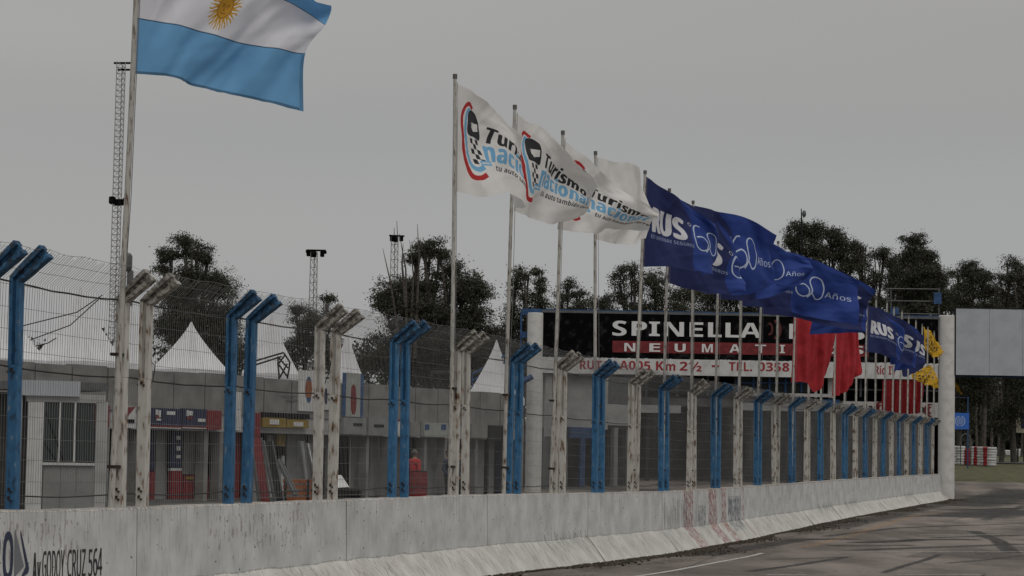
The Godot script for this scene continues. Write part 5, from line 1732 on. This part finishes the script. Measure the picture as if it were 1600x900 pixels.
# ------------------------------------------------------------------ trees
func tree(called: String, label: String, group: String, d: float, trunks: Array, blobs: Array, tone := 1.0, dens := 1.0):
	# trunks: [foot x, top x, top y, radius] and blobs: [x, y, half width, half height] in picture units at distance d
	var k := d / FOCAL
	var r := RandomNumberGenerator.new()
	r.seed = called.hash() + int(blobs[0][0] * 7)
	var g := ground_y(d) - 0.1
	var foot := P(trunks[0][0], 650, d)
	var o := thing(called, label, "tree", Vector3(foot.x, g, foot.z), group)
	var tb := MB.new()
	var lb := MB.new()
	lb.colored = true
	var tops := []
	for t in trunks:
		var f := P(t[0], 650, d)
		f.y = g
		var e := P(t[1], t[2], d + r.randf_range(-1, 1))
		var m1 := f.lerp(e, 0.35) + Vector3(r.randf_range(-0.3, 0.3), 0, r.randf_range(-0.4, 0.4))
		var m2 := f.lerp(e, 0.7) + Vector3(r.randf_range(-0.5, 0.5), 0, r.randf_range(-0.5, 0.5))
		tb.tube([f, m1, m2, e], [t[3], t[3] * 0.75, t[3] * 0.5, t[3] * 0.12], 7)
		tops.append([m1, m2, e, t[3]])
	for bl in blobs:
		var c := P(bl[0], bl[1], d)
		var rx: float = bl[2] * k
		var ry: float = bl[3] * k
		c.z += r.randf_range(-0.4, 0.4) * rx
		# limb into the clump of foliage
		var best: Array = tops[0]
		for t in tops:
			if absf((t[1] as Vector3).x - c.x) < absf((best[1] as Vector3).x - c.x): best = t
		var s: Vector3 = (best[0] as Vector3).lerp(best[1], r.randf_range(0.2, 0.9))
		if s.y > c.y: s = (best[0] as Vector3)
		var mid := s.lerp(c, 0.55) + Vector3(0, -0.12 * s.distance_to(c), 0)
		tb.tube([s, mid, c], [best[3] * 0.36, best[3] * 0.22, 0.03], 5)
		for q in 7:
			var w := Vector3(r.randf_range(-1, 1) * rx, r.randf_range(-0.3, 0.95) * ry, r.randf_range(-1, 1) * rx) * 0.8
			tb.tube([mid.lerp(c, r.randf()), c + w * 0.55 + Vector3(0, -0.1 * ry, 0), c + w], [best[3] * 0.12, 0.035, 0.012], 4)
		var dn: float = dens * (bl[4] if bl.size() > 4 else 1.0)
		# each head of foliage is a handful of smaller domes at the ends of twigs, hollow below
		var domes := []
		for q in int(4 + bl[2] * bl[3] * 0.02):
			var v := Vector3(r.randfn(), r.randfn() * 0.9 + 0.1, r.randfn()).normalized() * r.randf_range(0.35, 0.95)
			domes.append([c + Vector3(v.x * rx, v.y * ry, v.z * rx), r.randf_range(0.34, 0.62), r.randf_range(0.7, 1.25) * tone])
		var clumps := int(bl[2] * bl[3] * (0.34 if bl[0] < 1200.0 else 0.46) * dn) + 8
		for q in clumps:
			var dm: Array = domes[r.randi() % domes.size()]
			var v: Vector3 = Vector3(r.randfn(), absf(r.randfn()) * 1.1 - 0.35, r.randfn()).normalized() * pow(r.randf(), 0.45) * dm[1]
			if r.randf() < 0.1: v *= 1.3
			var cc: Vector3 = dm[0] + Vector3(v.x * rx, v.y * ry, v.z * rx)
			var size := r.randf_range(0.16, 0.42)
			var shade: float = r.randf_range(0.75, 1.2) * dm[2]
			for j in 22:
				var w := Vector3(r.randfn(), r.randfn() * 0.7, r.randfn()) * size * 0.6
				var p := cc + w
				var dir := Vector3(r.randf_range(-0.7, 0.7), r.randf_range(-1.0, 0.25), r.randf_range(-0.7, 0.7)).normalized()
				var side := dir.cross(Vector3(r.randfn(), r.randfn(), r.randfn())).normalized()
				var ln := r.randf_range(0.09, 0.2)
				var wd := ln * r.randf_range(0.14, 0.24)
				var gsh := shade * r.randf_range(0.8, 1.2)
				lb.c = Color(0.05 * gsh, 0.051 * gsh, 0.034 * gsh)
				var nrm := side.cross(dir)
				var i := lb.vert(p, nrm)
				lb.vert(p + dir * ln * 0.45 + side * wd, nrm)
				lb.vert(p + dir * ln, nrm)
				lb.vert(p + dir * ln * 0.45 - side * wd, nrm)
				lb.tri(i, i + 1, i + 2); lb.tri(i, i + 2, i + 3)
	part("trunk", tb, M.bark, o)
	part("crown", lb, M.leaf, o)
func build_trees():
	var g := "tall eucalyptus trees behind the pits"
	tree("eucalyptus_tree", "dark tree with a loose feathery top behind the white tents", g, 150.0, [[318, 300, 390, 0.4], [330, 330, 440, 0.35], [285, 268, 430, 0.25]],
		[[290, 378, 20, 12], [308, 392, 20, 16], [322, 405, 14, 14], [265, 395, 18, 12], [255, 412, 14, 20, 0.7], [300, 450, 36, 36], [335, 460, 34, 42], [275, 470, 30, 36], [345, 510, 30, 40], [305, 510, 40, 45], [265, 520, 28, 36], [320, 560, 50, 36], [360, 555, 25, 30]])
	tree("eucalyptus_tree", "low dark tree below the middle floodlight mast", g, 165.0, [[475, 470, 500, 0.25], [500, 505, 480, 0.2]],
		[[463, 490, 15, 18, 0.8], [510, 470, 14, 12, 0.7], [485, 505, 24, 22], [515, 500, 16, 20, 0.8], [470, 535, 24, 26], [500, 545, 30, 30], [535, 560, 24, 26], [455, 560, 18, 24]])
	tree("eucalyptus_tree", "broad dark tree with bare side twigs left of the first white flag", g, 140.0, [[665, 662, 385, 0.4], [640, 625, 430, 0.35], [700, 720, 450, 0.4], [690, 690, 410, 0.3]],
		[[666, 386, 26, 15, 0.8], [652, 405, 20, 14, 0.6], [686, 400, 16, 16, 0.7], [705, 420, 20, 16, 0.7], [615, 455, 28, 22, 0.8], [600, 470, 18, 18, 0.7], [665, 445, 34, 26], [720, 450, 32, 28], [745, 458, 22, 22], [640, 490, 40, 32], [690, 495, 40, 36], [735, 500, 34, 34], [620, 530, 34, 34], [670, 545, 46, 36], [730, 545, 44, 36], [770, 540, 24, 34], [590, 560, 34, 34], [640, 580, 50, 30], [710, 585, 50, 30], [760, 580, 30, 30]], 0.95)
	tree("eucalyptus_tree", "upright open tree between the first two white flagpoles", g, 150.0, [[812, 820, 440, 0.25], [835, 838, 470, 0.22], [805, 798, 450, 0.2]],
		[[820, 428, 22, 13, 0.8], [842, 450, 14, 18, 0.6], [805, 450, 14, 18, 0.6], [825, 465, 24, 16, 0.5], [848, 480, 14, 16, 0.7], [800, 495, 18, 20, 0.6], [830, 500, 28, 22, 0.8], [815, 530, 36, 28], [800, 560, 30, 28]])
	tree("eucalyptus_tree", "small thin tree above the left end of the billboard", g, 165.0, [[888, 886, 445, 0.18], [905, 905, 460, 0.16]],
		[[887, 448, 15, 12, 0.6], [900, 462, 18, 12, 0.6], [878, 470, 14, 14, 0.5], [905, 480, 26, 14, 0.7], [930, 474, 16, 14, 0.6], [945, 470, 14, 14, 0.6], [880, 490, 20, 16, 0.8], [940, 488, 20, 12, 0.8], [915, 500, 40, 12]])
	tree("eucalyptus_tree", "spreading tree behind the white flags' poles above the billboard", g, 155.0, [[990, 992, 410, 0.25], [1020, 1025, 430, 0.25], [1060, 1065, 440, 0.25]],
		[[985, 425, 20, 15, 0.6], [970, 442, 16, 18, 0.5], [1005, 445, 20, 18, 0.5], [975, 465, 20, 18, 0.5], [1025, 440, 22, 20, 0.5], [1040, 465, 26, 20, 0.6], [1000, 480, 28, 16, 0.6], [1070, 460, 26, 20, 0.6], [1060, 490, 40, 16, 0.8], [1020, 500, 40, 14]])
	tree("eucalyptus_tree", "dark tree hidden behind the blue flags' poles", g, 160.0, [[1110, 1110, 440, 0.25], [1150, 1152, 440, 0.25]],
		[[1105, 465, 30, 24, 0.7], [1140, 470, 26, 22, 0.7], [1170, 465, 24, 24, 0.6], [1120, 492, 40, 16], [1180, 490, 30, 16], [1210, 470, 24, 24, 0.6]])
	tree("eucalyptus_tree", "round-topped tree with an aerial mast in front, right of the blue flags", g, 150.0, [[1262, 1258, 370, 0.3], [1295, 1298, 375, 0.3], [1235, 1240, 390, 0.25]],
		[[1250, 362, 22, 14, 0.8], [1272, 362, 20, 13, 0.8], [1238, 380, 16, 16, 0.7], [1300, 372, 22, 16, 0.8], [1318, 388, 16, 20, 0.7], [1265, 392, 28, 18, 0.6], [1295, 405, 28, 20, 0.7], [1245, 410, 18, 22, 0.5], [1325, 415, 18, 22, 0.7], [1280, 435, 34, 24, 0.7], [1315, 450, 24, 24, 0.7], [1300, 480, 50, 22]])
	tree("eucalyptus_tree", "open tree with pale upright limbs behind the camera stand", g, 155.0, [[1350, 1348, 395, 0.25], [1375, 1380, 400, 0.25], [1395, 1396, 420, 0.2]],
		[[1348, 388, 18, 10, 0.8], [1375, 397, 20, 11, 0.7], [1392, 410, 14, 16, 0.6], [1345, 410, 14, 18, 0.5], [1365, 430, 16, 18, 0.35], [1390, 445, 18, 22, 0.4], [1350, 450, 18, 24, 0.6], [1375, 480, 30, 22, 0.6], [1345, 490, 24, 24]])
	tree("eucalyptus_tree", "tall dense dark tree above the round column", g, 148.0, [[1432, 1428, 390, 0.35], [1450, 1455, 420, 0.3], [1410, 1405, 420, 0.25]],
		[[1428, 380, 20, 12, 0.9], [1436, 398, 20, 18], [1415, 400, 16, 16, 0.6], [1405, 420, 14, 18, 0.5], [1445, 415, 22, 22], [1430, 430, 28, 24], [1462, 425, 18, 22], [1470, 445, 18, 22], [1440, 460, 34, 24], [1405, 455, 18, 24, 0.6], [1475, 475, 24, 24], [1430, 490, 40, 22]])
	tree("eucalyptus_tree", "tree with two rounded heads behind the blank billboard", g, 158.0, [[1512, 1512, 425, 0.25], [1535, 1538, 440, 0.25], [1500, 1494, 450, 0.2]],
		[[1515, 418, 14, 9, 0.8], [1520, 434, 18, 14, 0.7], [1496, 432, 14, 12, 0.7], [1538, 436, 16, 16, 0.8], [1505, 455, 24, 18, 0.8], [1540, 458, 22, 18, 0.8], [1500, 480, 30, 18], [1545, 482, 26, 18, 0.6], [1520, 560, 40, 50, 0.7], [1505, 620, 22, 60, 0.8], [1535, 610, 22, 50, 0.7]])
	tree("eucalyptus_tree", "tree at the right edge behind the blank billboard", g, 162.0, [[1585, 1582, 420, 0.25], [1610, 1612, 430, 0.25], [1565, 1562, 470, 0.2]],
		[[1576, 412, 11, 10, 0.5], [1592, 420, 14, 12, 0.5], [1570, 440, 20, 14, 0.8], [1598, 440, 20, 16, 0.7], [1580, 462, 28, 18], [1610, 465, 24, 20], [1570, 482, 24, 14], [1600, 490, 30, 20], [1570, 560, 26, 50, 0.5], [1595, 620, 26, 60, 0.8], [1620, 560, 30, 60], [1560, 650, 20, 40, 0.5]])
	# dark belt of trees low behind everything, too dense to tell apart
	var b := MB.new()
	b.colored = true
	var r := RandomNumberGenerator.new()
	r.seed = 6
	for q in 4700:
		var px := r.randf_range(-150.0, 1780.0) if q < 2600 else (r.randf_range(1480.0, 1700.0) if q < 3500 else r.randf_range(1700.0, 2900.0))
		var d := r.randf_range(215.0, 235.0)
		var low := px > 1480.0
		var c := P(px, r.randf_range(590.0 if low else 565.0, 712.0) if r.randf() < 0.85 else r.randf_range(545.0, 580.0), d)
		var sh := r.randf_range(0.4, 1.2)
		for j in 16:
			var p := c + Vector3(r.randfn(), r.randfn(), r.randfn()) * 0.75
			var dir := Vector3(r.randfn(), r.randfn() - 0.4, r.randfn()).normalized()
			var side := dir.cross(Vector3(r.randfn(), r.randfn(), r.randfn())).normalized()
			var ln := r.randf_range(0.35, 0.7)
			var gs := sh * r.randf_range(0.7, 1.2)
			b.c = Color(0.05 * gs, 0.052 * gs, 0.034 * gs)
			b.face(p, p + dir * ln + side * ln * 0.3, p + dir * ln - side * ln * 0.3)
	var o := obj("tree_belt", b.mesh(), M.leaf)
	tag(o, "distant dark belt of trees closing the view behind the track", "trees", "", "stuff")
	for q in 16:                                          # trunks that can be told apart under the belt on the right
		var px := 1496.0 + q * 11.0 + r.randf_range(-4, 4)
		var d := r.randf_range(195.0, 212.0)
		var f := P(px, 700, d)
		f.y = ground_y(d) - 0.1
		var t := MB.new()
		var top := P(px + r.randf_range(-8, 8), r.randf_range(570, 610), d)
		t.tube([f, f.lerp(top, 0.5) + Vector3(r.randf_range(-0.2, 0.2), 0, 0), top], [0.13, 0.1, 0.06], 6)
		var to := thing("tree_trunk", "bare dark trunk, %s from the left under the far trees at right" % (ORD[q] if q < ORD.size() else "last"), "tree trunk", f, "trunks under the far trees")
		part("trunk", t, M.bark, to)
	# dry twigs standing out of the broad tree
	# ------------------------------------------------------------------
# ------------------------------------------------------------------ masts
func lattice(o: Node3D, a: Vector3, b: Vector3, w0: float, w1: float, bays: int, m: Material, rad := 0.03):
	var c := []
	for k in 3: c.append(TAU * k / 3.0 + 0.5)
	for k in 3:
		var t := MB.new()
		t.tube([a + Vector3(cos(c[k]), 0, sin(c[k])) * w0, b + Vector3(cos(c[k]), 0, sin(c[k])) * w1], [rad, rad], 5)
		part("leg", t, m, o)
	var br := MB.new()
	for i in bays:
		var f0 := float(i) / bays
		var f1 := float(i + 1) / bays
		for k in 3:
			var q := (k + 1) % 3
			var p0 := a.lerp(b, f0) + Vector3(cos(c[k]), 0, sin(c[k])) * lerpf(w0, w1, f0)
			var p1 := a.lerp(b, f1) + Vector3(cos(c[q]), 0, sin(c[q])) * lerpf(w0, w1, f1)
			var p2 := a.lerp(b, f0) + Vector3(cos(c[q]), 0, sin(c[q])) * lerpf(w0, w1, f0)
			br.tube([p0, p1], [rad * 0.55, rad * 0.55], 4, false)
			br.tube([p0, p2], [rad * 0.5, rad * 0.5], 4, false)
	part("bracing", br, m, o)
func build_masts():
	var lampm: Material = M.black_paint
	var lamp := func(o, px, py, d, w, h):
		var b := MB.new()
		b.bevel(P(px, py, d), Vector3(w, h, 0.4), 0.05)
		part("floodlight", b, lampm, o)
	var d := 120.0
	var f := P(177, 650, d)
	f.y = ground_y(d)
	var o := thing("lattice_mast", "tall thin lattice mast behind the national flag's pole", "mast", f)
	var g := func(b, h): return Vector3(b.x, h, b.z)
	lattice(o, g.call(P(176, 560, d), 0.8), P(190, 97, d), 0.26, 0.26, 70, M.mast, 0.024)
	for k in [[178, 200, 98.5], [184, 199, 109.0]]:
		var b := MB.new()
		b.tube([P(k[0], k[2], d), P(k[1] + 4, k[2], d)], [0.06, 0.06], 6)
		part("crossbar", b, lampm, o)
	for k in [[175.5, 313, 0.32, 0.4], [183, 316, 0.34, 0.32], [190, 316, 0.3, 0.32], [196.5, 314, 0.26, 0.34]]: lamp.call(o, k[0], k[1], d, k[2], k[3])
	d = 200.0
	f = P(489, 650, d)
	f.y = ground_y(d)
	o = thing("floodlight_mast", "lattice floodlight mast with a flat lamp ring above the low tree", "mast", f)
	lattice(o, g.call(P(487, 560, d), 2.0), P(491, 394, d), 0.5, 0.33, 26, M.mast, 0.04)
	var rg := MB.new()
	rg.tube([P(479, 391, d), P(509, 391.5, d)], [0.09, 0.09], 6)
	part("crossbar", rg, lampm, o)
	for k in [[483.5, 396, 0.5, 0.5], [490, 397, 0.5, 0.55], [503.5, 397, 0.35, 0.5], [508, 394, 0.25, 0.3], [480.5, 393, 0.3, 0.3]]: lamp.call(o, k[0], k[1], d, k[2], k[3])
	d = 190.0
	f = P(615, 650, d)
	f.y = ground_y(d)
	o = thing("floodlight_mast", "lattice floodlight mast beside the bare twigs of the broad tree", "mast", f)
	lattice(o, g.call(P(613, 560, d), 2.0), P(617, 370, d), 0.45, 0.32, 28, M.mast, 0.036)
	var rb := MB.new()
	rb.tube([P(608, 368, d), P(632, 369, d)], [0.08, 0.08], 6)
	part("crossbar", rb, lampm, o)
	for k in [[613, 373, 0.4, 0.45], [618, 374, 0.4, 0.45], [627, 373, 0.32, 0.42]]: lamp.call(o, k[0], k[1], d, k[2], k[3])
	for k in [[620, 345, 621, 368], [616, 356, 616, 368]]:
		var b := MB.new()
		b.tube([P(k[0], k[1], d), P(k[2], k[3], d)], [0.02, 0.03], 5)
		part("aerial", b, lampm, o)
	d = 140.0
	f = P(1253, 650, d)
	f.y = ground_y(d)
	o = thing("aerial_mast", "slim aerial mast with a small dish over the round-topped tree", "mast", f)
	var am := MB.new()
	am.tube([f, P(1252.5, 345, d), P(1252, 326, d)], [0.08, 0.05, 0.03], 6)
	part("shaft", am, M.dark_steel, o)
	var dish := MB.new()
	dish.lathe(P(1256.5, 334, d), [[0.02, -0.22], [0.1, -0.15], [0.13, 0.0], [0.1, 0.15], [0.02, 0.22]], 10)
	part("dish", dish, M.steel, o)
	d = 210.0
	f = P(197, 650, d)
	f.y = ground_y(d)
	o = thing("water_tower", "grey water tank tower behind the rusty post by the mast", "water tower", f)
	var tw := MB.new()
	var base := P(197, 424, d)
	tw.lathe(base, [[0.0, 0.0], [0.5, 0.05], [0.55, 0.5], [0.55, 1.4], [0.4, 1.65], [0.0, 1.75]], 16)
	part("tank", tw, M.steel, o)
	var sh := MB.new()
	sh.lathe(Vector3(f.x, f.y, f.z), [[0.35, 0.0], [0.3, (base.y - f.y) * 0.6], [0.3, base.y - f.y + 0.05]], 12)
	part("stem", sh, M.steel, o)
	var gl := MB.new()
	gl.tube([P(190, 419, d), P(206, 419.5, d)], [0.07, 0.07], 5)
	part("gallery", gl, M.dark_steel, o)
	# dead twigs
	d = 138.0
	var tg := thing("bare_tree", "leafless tree of thin dry stems beside the floodlight mast", "tree", Vector3(P(630, 650, d).x, ground_y(d), -d))
	for k in [[628, 560, 610, 440, 598, 388], [636, 560, 634, 420, 624, 365], [640, 560, 646, 430, 640, 375], [634, 480, 628, 410, 630, 380], [648, 560, 655, 400, 652, 350]]:
		var b := MB.new()
		b.tube([P(k[0], k[1], d), P(k[2], k[3], d), P(k[4], k[5], d)], [0.12, 0.05, 0.012], 5)
		part("stem", b, M.bark, tg)

# ------------------------------------------------------------------ beyond the end of the barrier
func build_far_side():
	var d := 150.0
	var ty := MB.new()
	ty.lathe(Vector3.ZERO, [[0.2, 0.005], [0.29, 0.0], [0.315, 0.04], [0.315, 0.13], [0.29, 0.17], [0.2, 0.165]], 18)
	var tm := ty.mesh()
	var stacks := [[1490, "white", 7], [1501, "white", 7], [1515, "red", 6], [1523, "white", 7], [1528.5, "red", 7], [1534, "white", 7], [1539, "white", 7], [1543.5, "red", 7], [1549.5, "white", 7]]
	for i in stacks.size():
		var s: Array = stacks[i]
		var c := P(s[0], 715, d - i * 0.25)
		var y := ground_y(-c.z)
		var o := thing("tyre_stack", "stack of %s painted tyres, %s from the round column" % [s[1], ORD[i]], "tyre stack", Vector3(c.x, y, c.z), "painted tyre stacks at the track's end")
		for k in s[2]:
			obj("tyre", tm, M["tyre_%s" % s[1]], o, Vector3(rng.randf_range(-0.02, 0.02), k * 0.172, rng.randf_range(-0.02, 0.02)))
	# low white wall in the distance
	var wl := thing("low_white_wall", "low row of white blocks at the far edge of the grass", "wall", Vector3(P(1600, 709, 205.0).x, ground_y(205.0), -205.0))
	for k in 16:
		var b := MB.new()
		var q := P(1556 + k * 9.0, 709, 205.0)
		b.bevel(Vector3(q.x, ground_y(205.0) + 0.26, q.z), Vector3(0.5, 0.5 + (0.25 if k > 2 and k < 6 else 0.0), 0.45), 0.08)
		part("block", b, M.tyre_white, wl)
	# blue sign with a round white emblem
	var sd := 142.0
	var a := P(1488, 645, sd)
	var e := P(1514, 671, sd)
	var sg := thing("blue_sign", "bright blue sign with a round white emblem right of the column", "sign", Vector3(e.x, ground_y(sd), -sd))
	var bd := MB.new()
	bd.box((a + e) * 0.5, Vector3(e.x - a.x, a.y - e.y, 0.08))
	part("board", bd, mat(lin(0.03, 0.14, 0.55), 0.6), sg)
	var o2 := P(1500, 658, sd) + Vector3(0, 0, 0.05)
	var wm := mat(lin(0.4, 0.5, 0.7), 0.6)
	for rr in [0.32, 0.2, 0.1]:
		var rb := MB.new()
		for k in 20:
			var t0 := TAU * k / 20.0 + 0.4
			var t1 := t0 + TAU / 20.0 * (0.8 if rr < 0.3 else 1.0)
			if rr > 0.3 and k % 10 == 3: continue
			var f := func(t, q): return o2 + Vector3(cos(t), sin(t), 0) * q
			rb.quad(f.call(t0, rr - 0.05), f.call(t0, rr), f.call(t1, rr), f.call(t1, rr - 0.05))
		part("emblem_ring", rb, wm, sg)
	for x in [1489.0, 1513.0]:
		var p := MB.new()
		var c := P(x, 620, sd - 0.1)
		p.box(Vector3(c.x, (c.y + ground_y(sd)) * 0.5, c.z - 0.12), Vector3(0.07, c.y - ground_y(sd), 0.07))
		part("post", p, M.blue_paint, sg)
	var bar := MB.new()
	bar.box(P(1501, 621, sd) - Vector3(0, 0, 0.1), Vector3(0.98, 0.06, 0.06))
	part("bar", bar, M.navy_paint, sg)
	# cream sign cut by the picture's edge
	sd = 165.0
	a = P(1588, 637, sd)
	e = P(1640, 677, sd)
	var cs := thing("cream_sign", "cream sign board with a dark blue panel at the right edge", "sign", Vector3(a.x, ground_y(sd), -sd))
	var cbd := MB.new()
	cbd.box((a + e) * 0.5, Vector3(e.x - a.x, a.y - e.y, 0.1))
	part("board", cbd, M.sign_cream, cs)
	var cp := MB.new()
	var pa := P(1595, 646, sd)
	var pe := P(1634, 670, sd)
	cp.box((pa + pe) * 0.5 + Vector3(0, 0, 0.06), Vector3(pe.x - pa.x, pa.y - pe.y, 0.03))
	part("blue_panel", cp, M.navy_paint, cs)
	for x in [1590.5, 1600.0, 1634.0]:
		var p := MB.new()
		var c := P(x, 677, sd)
		p.box(Vector3(c.x, (c.y + ground_y(sd)) * 0.5, c.z), Vector3(0.09, c.y - ground_y(sd), 0.09))
		part("leg", p, M.dark_steel, cs)
	# round dark hoop sign below the blue one
	var hd := thing("arched_hoop", "dark round hoop standing below the blue sign", "hoop", Vector3(P(1510, 700, 148.0).x, ground_y(148.0), -148.0))
	var hb := MB.new()
	var pts := []
	var rd := []
	for k in 15:
		var t := PI * k / 14.0
		pts.append(P(1509, 690, 148.0) + Vector3(cos(t) * 0.33, sin(t) * 0.5, 0))
		rd.append(0.04)
	hb.tube(pts, rd, 6)
	part("hoop", hb, M.steel, hd)
	for sx in [-1, 1]:
		var lg := MB.new()
		var c := P(1509, 690, 148.0) + Vector3(0.33 * sx, 0, 0)
		lg.tube([c, Vector3(c.x, ground_y(148.0), c.z)], [0.04, 0.04], 6)
		part("leg", lg, M.steel, hd)

# ------------------------------------------------------------------ people in the pit lane
func body_mesh(bones: Array, cell: float, paint: Callable) -> ArrayMesh:
	# bones: [a, b, ra, rb]; tapered capsules joined smoothly and meshed as surface nets
	var lo := Vector3(INF, INF, INF)
	var hi := -lo
	for b in bones:
		for k in 2:
			lo = lo.min(b[k] - Vector3.ONE * (b[2 + k] + cell * 2))
			hi = hi.max(b[k] + Vector3.ONE * (b[2 + k] + cell * 2))
	var n := Vector3i(((hi - lo) / cell).ceil()) + Vector3i.ONE
	var f := PackedFloat32Array()
	f.resize(n.x * n.y * n.z)
	f.fill(1.0)
	for b in bones:
		var a0 := Vector3i(((b[0] as Vector3).min(b[1]) - lo - Vector3.ONE * (maxf(b[2], b[3]) + 0.06)) / cell).max(Vector3i.ZERO)
		var a1 := (Vector3i(((b[0] as Vector3).max(b[1]) - lo + Vector3.ONE * (maxf(b[2], b[3]) + 0.06)) / cell) + Vector3i.ONE).min(n - Vector3i.ONE)
		var ab: Vector3 = b[1] - b[0]
		for z in range(a0.z, a1.z + 1):
			for y in range(a0.y, a1.y + 1):
				for x in range(a0.x, a1.x + 1):
					var p := lo + Vector3(x, y, z) * cell
					var t := clampf((p - b[0]).dot(ab) / maxf(ab.length_squared(), 1e-6), 0, 1)
					var dd: float = p.distance_to(b[0] + ab * t) - lerpf(b[2], b[3], t)
					var i := (z * n.y + y) * n.x + x
					var h := clampf(0.5 + 0.5 * (f[i] - dd) / 0.03, 0, 1)
					f[i] = lerpf(f[i], dd, h) - 0.03 * h * (1.0 - h)
	var mb := MB.new()
	mb.colored = true
	var ids := {}
	var st := [1, n.x, n.x * n.y]
	for z in n.z - 1:
		for y in n.y - 1:
			for x in n.x - 1:
				var i := (z * n.y + y) * n.x + x
				var sum := Vector3.ZERO
				var cnt := 0
				var grad := Vector3.ZERO
				for c in 8:
					var q := Vector3(c & 1, (c >> 1) & 1, c >> 2)
					var v := f[i + (c & 1) + ((c >> 1) & 1) * st[1] + (c >> 2) * st[2]]
					grad += (q - Vector3.ONE * 0.5) * v
					for ax in 3:
						if c & (1 << ax): continue
						var w := f[i + (c & 1) + ((c >> 1) & 1) * st[1] + (c >> 2) * st[2] + st[ax]]
						if (v < 0) != (w < 0):
							var e := q
							e[ax] += v / (v - w)
							sum += e
							cnt += 1
				if cnt > 0:
					var p := lo + (Vector3(x, y, z) + sum / cnt) * cell
					mb.c = paint.call(p)
					ids[i] = mb.vert(p, grad.normalized())
	for i in ids:
		var v0 := f[i]
		for ax in 3:
			var w := f[i + st[ax]]
			if (v0 < 0) == (w < 0): continue
			var u: int = st[(ax + 1) % 3]
			var v: int = st[(ax + 2) % 3]
			if not (ids.has(i - u) and ids.has(i - v) and ids.has(i - u - v)): continue
			if v0 < 0:
				mb.tri(ids[i], ids[i - u], ids[i - u - v]); mb.tri(ids[i], ids[i - u - v], ids[i - v])
			else:
				mb.tri(ids[i], ids[i - u - v], ids[i - u]); mb.tri(ids[i], ids[i - v], ids[i - u - v])
	return mb.mesh()
func person(label: String, at: Vector3, turn: float, coat: Color, legs: Color, hair: Color):
	var b := []
	var V := func(x, y, z): return Vector3(x, y, z)
	b.append([V.call(0, 0.98, 0), V.call(0, 1.2, 0.01), 0.14, 0.15])
	b.append([V.call(-0.09, 1.36, 0.0), V.call(0.09, 1.36, 0.0), 0.125, 0.125])
	b.append([V.call(0, 1.2, 0.01), V.call(0, 1.38, 0), 0.15, 0.13])
	b.append([V.call(0, 1.42, 0), V.call(0, 1.56, 0.02), 0.06, 0.055])
	b.append([V.call(0, 1.63, 0.015), V.call(0, 1.68, 0.0), 0.085, 0.098])
	b.append([V.call(0, 1.58, 0.04), V.call(0, 1.62, 0.03), 0.05, 0.07])
	b.append([V.call(0, 1.635, 0.1), V.call(0, 1.615, 0.118), 0.012, 0.016])
	for s in [-1, 1]:
		b.append([V.call(s * 0.095, 1.63, 0.0), V.call(s * 0.1, 1.66, -0.005), 0.016, 0.02])
		b.append([V.call(s * 0.19, 1.4, 0), V.call(s * 0.25, 1.13, -0.03), 0.065, 0.05])
		b.append([V.call(s * 0.25, 1.13, -0.03), V.call(s * 0.2, 0.93, 0.14), 0.05, 0.036])
		b.append([V.call(s * 0.2, 0.92, 0.15), V.call(s * 0.185, 0.87, 0.2), 0.036, 0.032])
		for k in 4: b.append([V.call(s * (0.16 + k * 0.018), 0.86, 0.21), V.call(s * (0.16 + k * 0.018), 0.815 - 0.01 * (1 - absf(k - 1.5)), 0.225), 0.0105, 0.009])
		b.append([V.call(s * 0.165, 0.9, 0.18), V.call(s * 0.14, 0.86, 0.21), 0.013, 0.01])
		b.append([V.call(s * 0.09, 0.95, 0), V.call(s * 0.1, 0.5, 0.02), 0.1, 0.065])
		b.append([V.call(s * 0.1, 0.5, 0.02), V.call(s * 0.1, 0.09, -0.02), 0.06, 0.045])
		b.append([V.call(s * 0.1, 0.05, -0.04), V.call(s * 0.12, 0.04, 0.15), 0.048, 0.04])
	var skin := Color(0.3, 0.17, 0.11)
	var paint := func(p: Vector3) -> Color:
		if p.y > 1.68 or (p.y > 1.58 and p.z < 0.0 and absf(p.x) < 0.12): return hair
		if p.y > 1.645 and p.y < 1.665 and p.z > 0.07 and absf(absf(p.x) - 0.035) < 0.016: return Color(0.02, 0.015, 0.01)
		if p.y > 1.565 and p.y < 1.58 and p.z > 0.07 and absf(p.x) < 0.03: return Color(0.2, 0.08, 0.07)
		if p.y > 1.48: return skin
		if absf(p.x) > 0.12 and p.y < 0.915 and p.z > 0.1: return skin
		if p.y > 0.9 or absf(p.x) > 0.2: return coat
		if p.y < 0.1: return Color(0.02, 0.02, 0.02)
		return legs
	var o := obj("person", body_mesh(b, 0.018, paint), M.person, self, at, Basis(Vector3.UP, turn))
	tag(o, label, "person", "")
func build_people():
	var a := P(648, 700, 74.0)
	person("person in a red jacket standing behind the red drum", Vector3(a.x, ground_y(74.0), a.z), 2.4, Color(0.42, 0.03, 0.035), Color(0.03, 0.03, 0.04), Color(0.12, 0.11, 0.1))
	a = P(719, 700, 75.0)
	person("person in dark clothes standing behind the white post pair", Vector3(a.x, ground_y(75.0), a.z), -0.8, Color(0.02, 0.025, 0.05), Color(0.02, 0.02, 0.03), Color(0.015, 0.012, 0.01))
	a = P(701, 700, 78.0)
	person("person in a blue-black jacket left of the white post pair", Vector3(a.x, ground_y(78.0), a.z), 1.0, Color(0.03, 0.04, 0.07), Color(0.02, 0.02, 0.03), Color(0.02, 0.016, 0.012))
